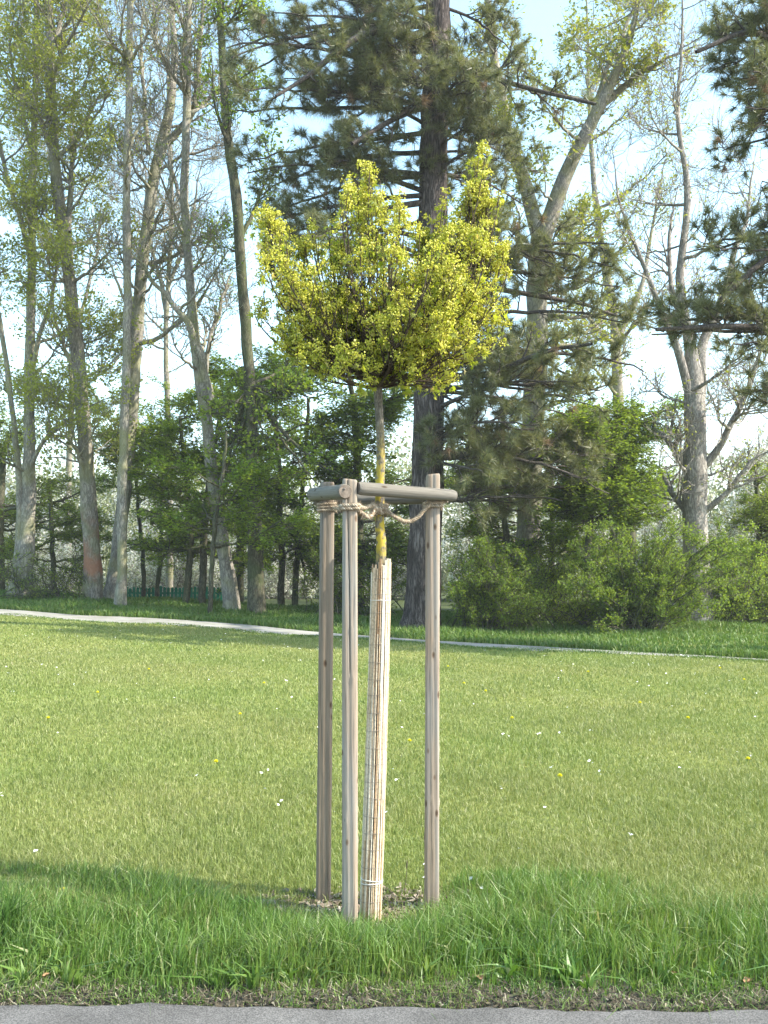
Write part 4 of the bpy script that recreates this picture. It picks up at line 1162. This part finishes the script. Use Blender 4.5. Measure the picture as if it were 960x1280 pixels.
tree('bare_tree', 'tall bare tree leaning left with a long limb crossing the forked tree', 'tree', 29,
     [[(291, 762, 30), (286, 725, 22), (272, 640, 19), (258, 530, 17), (245, 430, 15), (234, 300, 13), (232, 180, 12), (236, 60, 11), (238, -140, 8)]],
     [([(264, 500, 11), (250, 440, 11), (228, 395, 10), (205, 365, 9), (185, 335, 8), (168, 318, 5)], -1), ([(233, 270, 6), (215, 215, 5), (206, 160, 3.5)], 1), ([(254, 480, 7), (268, 400, 6), (285, 350, 5), (292, 330, 3)], 1)],
     'bark_grey', 'leaf_fresh', [[(180, -150), (290, -150), (300, 150), (170, 180)], [(170, 180), (300, 200), (290, 400), (190, 420)]], 30, 2.5, 9, 7, 1.3, .65, 0.08, 1, seed=105, ws=0.85, group=G1, rb=0.008)
tree('broadleaf_tree', 'dark straight trunk with mossy foot between the leaning tree and the young maple', 'tree', 28.5,
     [[(321, 764, 34), (320, 725, 26), (317, 620, 22), (312, 480, 19), (305, 360, 17), (297, 250, 17), (285, 160, 14), (275, 0, 11), (270, -150, 8)]],
     [([(300, 300, 6), (330, 250, 5), (355, 215, 3)], 1), ([(290, 190, 6), (268, 130, 4), (262, 60, 3)], -1)],
     'bark_dark', 'leaf_fresh', [[(255, -100), (330, -100), (340, 300), (270, 320)], [(250, 440), (420, 430), (430, 620), (250, 640)]], 30, 2, 8, 6, 1.2, .6, 0.11, 5, seed=106, ws=0.78, group=G1)
tree('bare_tree', 'far bare tree with a fine twigs between the slender trunk and the leaning tree', 'tree', 41,
     [[(212, 748, 15), (212, 600, 12), (208, 420, 10), (214, 250, 8), (210, 100, 5), (214, -60, 2)]],
     [([(209, 400, 6), (190, 300, 5), (178, 200, 3)], 1), ([(210, 360, 6), (240, 270, 5), (256, 180, 3)], -1)],
     'bark_grey', 'leaf_yellow', [(110, -80), (300, -80), (300, 400), (120, 400)], 48, 3, 10, 8, 1.8, .9, 0.06, 0, seed=110, ws=.65, group=G1, rb=0.009)
tree('bare_tree', 'far bare tree with fine twigs between the two leafy trunks at the left', 'tree', 43,
     [[(84, 745, 15), (86, 600, 12), (92, 420, 9), (88, 250, 7), (94, 100, 4), (92, -60, 2)]],
     [([(92, 420, 6), (120, 320, 5), (130, 220, 3)], 1), ([(89, 300, 5), (70, 220, 4), (60, 140, 3)], -1)],
     'bark_grey', 'leaf_yellow', [(-20, -80), (170, -80), (160, 420), (0, 420)], 44, 3, 10, 7, 1.8, .9, 0.10, 1, seed=111, ws=.65, group=G1, rb=0.009)
# forked beech behind the pine
tree('broadleaf_tree', 'smooth grey tree with a wide fork rising behind the pine branches', 'tree', 30,
     [[(655, 770, 36), (662, 640, 30), (668, 480, 27), (672, 360, 27), (676, 300, 26)]],
     [([(676, 305, 20), (655, 225, 17), (636, 170, 15), (617, 70, 13), (607, 0, 11), (600, -140, 7)], 1), ([(678, 300, 22), (705, 225, 20), (738, 158, 18), (765, 100, 16), (785, 40, 13), (805, -60, 9)], -1), ([(752, 132, 10), (790, 100, 8), (830, 75, 6), (880, 55, 4)], -1), ([(735, 160, 8), (770, 70, 7), (798, 0, 6), (815, -80, 4)], 1), ([(745, 130, 6), (700, 118, 5), (660, 90, 4), (620, 60, 3)], -1), ([(670, 330, 7), (640, 290, 5), (615, 270, 4)], -1)],
     'bark_grey', 'leaf_yellow', [[(560, -120), (700, -120), (720, 240), (560, 240)], [(690, 200), (800, 260), (800, 480), (680, 500)], [(700, -120), (900, -120), (830, 120), (720, 100)]], 54, 2.8, 8, 6, 1.4, .7, 0.12, 5, seed=107, rise=.25)
# right bare tree
tree('bare_tree', 'pale many-branched tree with twisted limbs on the right of the wood', 'tree', 28,
     [[(872, 790, 40), (870, 700, 32), (868, 640, 30), (872, 560, 28), (872, 500, 26), (868, 430, 15), (856, 350, 11), (864, 240, 8), (850, 140, 5.5), (854, 20, 3), (850, -100, 1.5)]],
     [([(873, 510, 16), (880, 430, 13), (905, 360, 10), (930, 280, 8), (945, 200, 6)], 1), ([(868, 520, 13), (850, 450, 11), (828, 390, 9), (800, 320, 7), (775, 250, 5), (765, 180, 4)], -1), ([(868, 600, 10), (840, 560, 8), (800, 525, 6), (768, 505, 4)], 1), ([(876, 590, 10), (905, 545, 9), (935, 490, 8), (955, 440, 6), (985, 360, 5)], -1), ([(866, 660, 9), (846, 620, 8), (828, 590, 6), (806, 570, 4)], 1), ([(874, 645, 9), (900, 620, 7), (940, 575, 5), (985, 555, 4)], -1), ([(866, 420, 9), (842, 370, 7), (838, 300, 6), (848, 235, 4)], 1)],
     'bark_pale', 'leaf_yellow', [[(790, -90), (930, -90), (930, 170), (790, 170)], [(740, 170), (960, 150), (980, 420), (760, 430)], [(760, 430), (980, 430), (980, 600), (760, 600)]], 60, 2.8, 8, 6, 1.4, .7, 0.08, 1, seed=108, rise=.3, rb=0.008)
tree('bare_tree', 'thin bare tree filling the sky gap right of the fork', 'tree', 38,
     [[(772, 770, 18), (775, 600, 15), (770, 420, 12), (752, 300, 9), (740, 180, 6), (735, 40, 3), (730, -80, 1)]],
     [([(770, 430, 8), (800, 360, 6), (812, 290, 5), (830, 200, 4)], 1)],
     'bark_grey', 'leaf_yellow', [[(685, -90), (840, -90), (860, 130), (850, 420), (700, 430)]], 34, 3, 9, 7, 1.5, .8, 0.10, 2, seed=109, rb=0.009)

# pines
pine('pine_tree', 'big dark pine with furrowed trunk directly behind the young maple', 25,
     [(524, 792, 60), (528, 760, 46), (532, 660, 41), (536, 520, 38), (540, 380, 36), (541, 250, 35), (545, 100, 33), (548, -60, 29), (552, -260, 22)],
     [([(532, 62, 15), (505, 45, 13), (470, 38, 11), (430, 58, 9), (385, 95, 6), (345, 120, 4)], -2), ([(535, 130, 9), (490, 150, 7), (440, 180, 5)], -2), ([(560, 60, 9), (600, 90, 8), (660, 110, 6), (745, 130, 4)], -2), ([(556, 470, 9), (610, 468, 8), (680, 440, 6), (740, 430, 4)], -3), ([(552, 250, 9), (480, 262, 8), (400, 292, 6), (340, 300, 4)], -1)],
     [[(290, -60), (530, -60), (520, 60), (420, 190), (300, 200), (275, 80)], [(300, 180), (440, 180), (420, 330), (300, 330)], [(420, 60), (640, 60), (640, 270), (430, 260)], [(550, -60), (700, -60), (690, 230), (560, 250)], [(590, 220), (760, 200), (790, 380), (640, 400), (600, 340)], [(600, 400), (830, 380), (840, 560), (760, 640), (560, 620), (560, 480)]],
     [24, 13, 10, 13, 9, 30], 2.6, 201)
pine('pine_tree', 'long-needled pine reaching into view from beyond the right edge', 19,
     [(1085, 835, 70), (1080, 700, 54), (1075, 500, 48), (1070, 250, 44), (1065, 0, 38), (1060, -300, 26)],
     [([(1065, 250, 12), (1000, 300, 10), (950, 330, 8), (900, 375, 5)], -1), ([(1068, 60, 12), (1000, 70, 10), (940, 40, 8), (870, 65, 5)], -1), ([(1070, 430, 12), (1000, 415, 10), (920, 408, 8), (820, 412, 5)], -1)],
     [[(840, -40), (980, -40), (980, 130), (870, 110)], [(860, 140), (985, 120), (985, 250), (900, 240)], [(880, 280), (985, 260), (985, 420), (800, 430), (820, 360)], [(900, 430), (985, 430), (985, 520), (930, 520)], [(1000, -100), (1200, -100), (1200, 500), (1000, 500)]],
     [10, 7, 11, 4, 14], 1.6, 202, 80, 0.22, m2=7, l2=0.8)

# understory
U = 'green understory trees beneath the tall trees'
und = [
    ('small fresh green tree with layered sprays just left of the young maple', 33, [[(352, 762, 9), (350, 690, 8), (346, 560, 6), (342, 480, 4)], [(368, 762, 8), (372, 680, 7), (380, 580, 5), (384, 500, 4)]], [(290, 440), (450, 450), (470, 740), (300, 735)], 'leaf_deep', 301),
    ('bright green small tree arching over the green picket fence', 31, [[(252, 758, 10), (254, 690, 9), (262, 600, 7), (275, 510, 5)], [(232, 756, 9), (238, 690, 8), (232, 600, 6), (225, 520, 4)]], [(160, 510), (330, 470), (350, 720), (180, 690)], 'leaf_fresh', 302),
    ('bright spring-green sapling spreading flat sprays before the leaning tree and dark straight trunk', 27.5, [[(262, 762, 6), (266, 700, 6), (274, 620, 5), (284, 540, 3)]], [(190, 560), (390, 540), (400, 660), (200, 650)], 'leaf_fresh', 311),
    ('deep green small tree directly behind the dark straight trunk', 35, [[(300, 755, 10), (300, 650, 9), (305, 540, 7), (300, 460, 5)]], [(240, 430), (400, 420), (410, 720), (250, 690)], 'leaf_deep', 303),
    ('thin-stemmed green tree between the stakes and the pine trunk', 32, [[(450, 770, 12), (450, 660, 11), (447, 540, 9), (440, 470, 6)]], [(390, 470), (540, 470), (540, 730), (390, 740)], 'leaf_deep', 304),
    ('bright green small tree right of the pine trunk under its boughs', 30, [[(690, 778, 9), (692, 700, 8), (690, 620, 6), (680, 540, 4)], [(640, 770, 10), (635, 680, 8), (625, 590, 6)]], [(560, 520), (720, 500), (730, 740), (570, 760)], 'leaf_fresh', 305),
    ('slim dark-stemmed sapling standing alone before white blossom', 27, [[(730, 783, 10), (734, 700, 9), (740, 620, 7), (746, 540, 5)]], [(690, 500), (800, 500), (810, 640), (690, 650)], 'leaf_deep', 306),
    ('two-stemmed green tree behind the vase-shaped bush', 33, [[(774, 775, 12), (770, 700, 10), (762, 620, 8), (760, 530, 5)], [(782, 775, 18), (786, 690, 16), (788, 600, 12), (790, 520, 8)]], [(700, 480), (850, 500), (850, 700), (700, 700)], 'leaf_fresh', 307),
    ('pale green small tree among the trunks at the far left', 34, [[(68, 748, 7), (66, 680, 6), (60, 600, 5)], [(0, 748, 12), (2, 650, 10), (5, 560, 8)]], [(-40, 470), (140, 480), (150, 730), (-40, 730)], 'leaf_bush', 308),
    ('pale green small tree between the stained trunk and the slender trunk', 36, [[(180, 745, 6), (178, 680, 5), (172, 600, 4)], [(195, 745, 6), (200, 660, 5), (205, 600, 4)]], [(100, 470), (250, 470), (260, 680), (110, 690)], 'leaf_bush', 309),
    ('yellow-green small tree at the far right among white blossom', 33, [[(948, 775, 10), (950, 680, 8), (945, 600, 6)]], [(890, 580), (1000, 560), (1000, 740), (890, 740)], 'leaf_bush', 310),
]
for (lab, Y, tr, pg, lm, sd) in und:
    nbr = 13 if sd == 311 else 40 if sd not in (309, 310, 308) else 28
    tree('small_tree', lab, 'tree', Y, tr, [], 'bark_dark', lm, pg, nbr, 2.2, 10, 7, 1.1, .6, 0.095, 12, upb=1.4, rise=0.25, seed=sd, group=U, flat=0.25, up=0.03, jit=0.05)

# shrubs
def shrub(name, label, Y, base, nst, pg, leafmat, leaf, lpt, seed, m2=7, m3=4, l2=0.6, l3=.3, D=1.0, group=None, upb=.5, crown='crown', bark='bark_dark', spread=12, rise=0.7, jit=0.04):
    rng = np.random.default_rng(seed)
    b0 = px(base[0], base[1], Y); b0[2] = H(b0[0], b0[1])
    root = thing(name, label, 'shrub', b0, group)
    E = np.array([px(a, b, Y + rng.uniform(-D, D)) for a, b in sample_poly(pg, nst, rng)])
    A = np.repeat(b0[None], nst, 0) + rng.normal(0, 1, (nst, 3)) * np.array([spread / F_PX * Y, D * .25, 0]); A[:, 2] -= .05
    C = A + (E - A) * np.array([.35, .35, rise])
    n = 12
    B = bez(A, C, E, n) + rng.normal(0, .015, (nst, n, 3))
    BR = rng.uniform(.010, .022, (nst, 1)) * np.linspace(1, .3, n)[None]
    P2, R2 = spawn(B, BR, m2, .15, 1, .6, l2, .6, 6, .18, .12, rmin=.006, rng=rng)
    P3, R3 = spawn(P2, R2, m3, .2, 1, .6, l3, .7, 4, .18, .08, rmin=.005, rng=rng)
    build('stems', [tubes(B, BR, 6), tubes(P2, R2, 4), tubes(P3, R3, 3)], M[bark], root, smooth=True)
    lp, _ = on_lines(P3, lpt, .1, 1, jit, rng)
    lp = lp[lp[:, 2] > H(lp[:, 0], lp[:, 1]) + 0.02]
    build(crown, [leaf_quads(lp, leaf, upb, rng, .6)], M[leafmat], root)
    return root


shrub('shrub', 'vase-shaped green bush fanning up in front of the pale tree', 24.5, (795, 792), 115, [(700, 700), (740, 660), (800, 642), (890, 640), (935, 670), (945, 730), (900, 772), (760, 785), (725, 770)], 'leaf_deep', 0.062, 14, 401, D=1.5, spread=14)
shrub('shrub', 'rounded feathery bush at the right foot of the big pine', 25, (618, 790), 90, [(560, 690), (610, 672), (660, 695), (692, 735), (685, 782), (565, 787)], 'leaf_deep', 0.055, 12, 402, D=1.2, spread=30)
shrub('shrub', 'low ragged bush between the lone sapling and the vase-shaped bush', 26, (745, 785), 30, [(690, 740), (780, 730), (800, 780), (690, 785)], 'leaf_fresh', 0.06, 8, 403, D=.8, spread=30)
shrub('shrub', 'low twiggy bush hidden beside the left foot of the big pine', 29, (455, 775), 36, [(380, 690), (510, 690), (515, 770), (380, 770)], 'leaf_deep', 0.07, 5, 404, D=1.0, spread=40)
shrub('shrub', 'sparse twiggy bush at the foot of the leftmost trunk', 30, (60, 752), 26, [(0, 690), (110, 690), (100, 745), (0, 745)], 'leaf_bush', 0.06, 3, 405, D=.8, spread=40)

shrub('shrub', 'loose light green bush at the right edge beyond the pale tree', 28, (920, 782), 55, [(870, 690), (930, 660), (985, 670), (990, 775), (880, 780)], 'leaf_fresh', 0.07, 9, 406, D=1.2, spread=40)
shrub('shrub', 'small leafy bush between the feathery bush and the lone sapling', 28, (690, 780), 40, [(640, 690), (720, 680), (725, 775), (650, 780)], 'leaf_fresh', 0.065, 9, 407, D=1.0, spread=25)
BG = 'white blossoming shrubs behind the trees'
bl = [('white blossoming bush glowing behind the leftmost trunks', 42, (60, 735), [(-60, 590), (130, 580), (140, 735), (-60, 735)], 501),
      ('white blossoming bush behind the green picket fence', 43, (215, 740), [(130, 570), (300, 600), (300, 740), (140, 735)], 502),
      ('white blossom glimpsed between the leaning tree and the dark trunk', 44, (350, 745), [(290, 600), (420, 590), (420, 745), (290, 745)], 503),
      ('white blossoming bush glimpsed through the stakes', 45, (470, 750), [(410, 570), (560, 580), (560, 750), (410, 750)], 504),
      ('white blossoming bush behind the feathery bush', 44, (620, 750), [(560, 570), (690, 580), (690, 755), (560, 755)], 505),
      ('white blossoming bush behind the lone sapling', 41, (735, 755), [(680, 580), (800, 560), (800, 765), (680, 765)], 506),
      ('tall white blossoming bush behind the pale many-branched tree', 38, (860, 760), [(790, 520), (930, 500), (930, 765), (790, 765)], 507),
      ('tall white blossoming bush at the right edge of the wood', 36, (960, 770), [(910, 490), (1040, 480), (1040, 775), (910, 775)], 508)]
for (lab, Y, b, pg, sd) in bl:
    shrub('blossoming_shrub', lab, Y, b, 60, pg, 'blossom', 0.10, 9, sd, 8, 4, 1.0, .5, 1.6, BG, .6, 'blossom', 'bark_pale', 45, .6, .08)


# far wood as one mass
def make_far_wood():
    rng = np.random.default_rng(9)
    n = 110000
    x = rng.uniform(-42, 42, n); y = rng.uniform(54, 74, n)
    top = 7.0 + 1.6 * np.sin(x * .3) + 1.1 * np.sin(x * .83 + 1) + .5 * np.sin(x * 2.1)
    z = rng.uniform(0, 1, n) ** .8 * top
    st = 500
    xs = rng.uniform(-42, 42, st); ys = rng.uniform(54, 74, st)
    P = np.stack([np.stack([xs + rng.normal(0, .2, st) * k, ys, np.full(st, -0.3 + 2.4 * k)], 1) for k in range(4)], 1)
    o = build('far_wood', [leaf_quads(np.stack([x, y, z], 1), 0.26, .6, rng, .7), tubes(P, np.full((st, 4), .07) * np.linspace(1, .4, 4), 4)], M['leaf_grey'])
    tag(o, 'distant pale wood closing the view behind the blossom', 'wood', kind='stuff')


make_far_wood()


# ------------------------------------------------------------------ fence
def make_fence():
    Y = 36.5
    xs = np.arange(px(158, 745, Y)[0], px(286, 745, Y)[0], 0.135)
    x0, x1 = xs[0], xs[-1]
    root = thing('picket_fence', 'low green picket fence between the trunks on the left', 'fence', ((x0 + x1) / 2, Y, H((x0 + x1) / 2, Y)))
    rng = np.random.default_rng(3)

    def box(c, s):
        c = np.array(c); s = np.array(s) / 2
        sg = np.array([[-1, -1, -1], [1, -1, -1], [1, 1, -1], [-1, 1, -1], [-1, -1, 1], [1, -1, 1], [1, 1, 1], [-1, 1, 1]])
        return c + sg * s, np.array([[0, 3, 2, 1], [4, 5, 6, 7], [0, 1, 5, 4], [1, 2, 6, 5], [2, 3, 7, 6], [3, 0, 4, 7]])
    top = px(200, 735, Y)[2]
    for i, x in enumerate(xs):
        h = top + rng.normal(0, .015); g = float(H(x, Y))
        V, f = box((x, Y, (h + g) / 2), (0.105, 0.022, h - g))
        V = np.vstack([V, [[x, Y - .011, h + .04], [x, Y + .011, h + .04]]])
        f2 = [[0, 3, 2, 1], [0, 1, 5, 4], [1, 2, 6, 5], [2, 3, 7, 6], [3, 0, 4, 7], [4, 5, 8, 8], [6, 7, 9, 9], [5, 6, 9, 8], [7, 4, 8, 9]]
        quads = [q for q in f2 if len(set(q)) == 4]; tris = [q[:3] for q in f2 if len(set(q)) == 3]
        Vt = V
        o = build('picket', [(V, np.array(quads)), (Vt, np.array(tris))], M['fence_green'], root)
    for z in (top - .18, top - .62):
        V, f = box(((x0 + x1) / 2, Y + .035, z), (x1 - x0 + .1, .04, .07)); build('cross_rail', [(V, f)], M['fence_green'], root)
    for x in np.linspace(x0, x1, 3):
        V, f = box((x, Y + .1, top / 2 - .1), (.08, .08, top + .1)); build('fence_post', [(V, f)], M['fence_green'], root)


make_fence()

def make_haze():
    lo, hi = np.array([-540, -80, -6.0]), np.array([540, 930, 46.0])
    c = np.array([[0, 0, 0], [1, 0, 0], [1, 1, 0], [0, 1, 0], [0, 0, 1], [1, 0, 1], [1, 1, 1], [0, 1, 1]])
    m, nt, out = new_mat('haze')
    v = nt.nodes.new('ShaderNodeVolumePrincipled'); v.inputs['Color'].default_value = (0.92, 0.95, 1.0, 1); v.inputs['Density'].default_value = 0.00055  # scattering volume added to soften the dark shade in the wood
    nt.links.new(v.outputs[0], out.inputs['Volume'])
    o = build('haze', [(lo + c * (hi - lo), np.array([[0, 3, 2, 1], [4, 5, 6, 7], [0, 1, 5, 4], [1, 2, 6, 5], [2, 3, 7, 6], [3, 0, 4, 7]]))], m)
    tag(o, 'thin pale haze added to lift the shade under the trees', 'haze', kind='stuff')


make_haze()

# ------------------------------------------------------------------ light, world, camera
SUN_EL = math.radians(41); SUN_AZ = math.radians(90 + 12.5)   # clockwise from the view axis
sd = Vector((math.sin(SUN_AZ) * math.cos(SUN_EL), math.cos(SUN_AZ) * math.cos(SUN_EL), math.sin(SUN_EL)))
sl = bpy.data.lights.new('sun', 'SUN'); sl.energy = 3.1; sl.angle = math.radians(0.53); sl.color = (1.0, 0.94, 0.82)
so = bpy.data.objects.new('sun', sl); COL.objects.link(so); so.rotation_euler = sd.to_track_quat('Z', 'Y').to_euler()

W = bpy.data.worlds.new('World'); S.world = W; W.use_nodes = True
nt = W.node_tree; nt.nodes.clear()
sky = nt.nodes.new('ShaderNodeTexSky'); sky.sky_type = 'NISHITA'; sky.sun_disc = False
sky.sun_elevation = SUN_EL; sky.sun_rotation = SUN_AZ; sky.air_density = 1.0; sky.dust_density = 1.2; sky.ozone_density = 1.0
bg = nt.nodes.new('ShaderNodeBackground'); bg.inputs['Strength'].default_value = 0.15
wo = nt.nodes.new('ShaderNodeOutputWorld'); hs = nt.nodes.new('ShaderNodeHueSaturation'); hs.inputs['Saturation'].default_value = 0.95; hs.inputs['Hue'].default_value = 0.475; nt.links.new(sky.outputs[0], hs.inputs['Color']); nt.links.new(hs.outputs[0], bg.inputs['Color']); nt.links.new(bg.outputs[0], wo.inputs['Surface'])

cam = bpy.data.cameras.new('camera'); cam.sensor_fit = 'HORIZONTAL'; cam.sensor_width = 36; cam.lens = 36 * F_PX / 960; cam.clip_end = 2000; cam.clip_start = 0.05
co = bpy.data.objects.new('camera', cam); COL.objects.link(co); co.location = (0, 0, CAM_H); co.rotation_euler = (PI / 2 + PITCH, 0, 0)
S.camera = co
S.view_settings.view_transform = 'Standard'; S.view_settings.look = 'None'; S.view_settings.exposure = 1.9; S.view_settings.gamma = 1
S.view_settings.use_curve_mapping = False
S.cycles.max_bounces = 6; S.cycles.transparent_max_bounces = 4; S.cycles.diffuse_bounces = 3; S.cycles.transmission_bounces = 3; S.cycles.glossy_bounces = 2
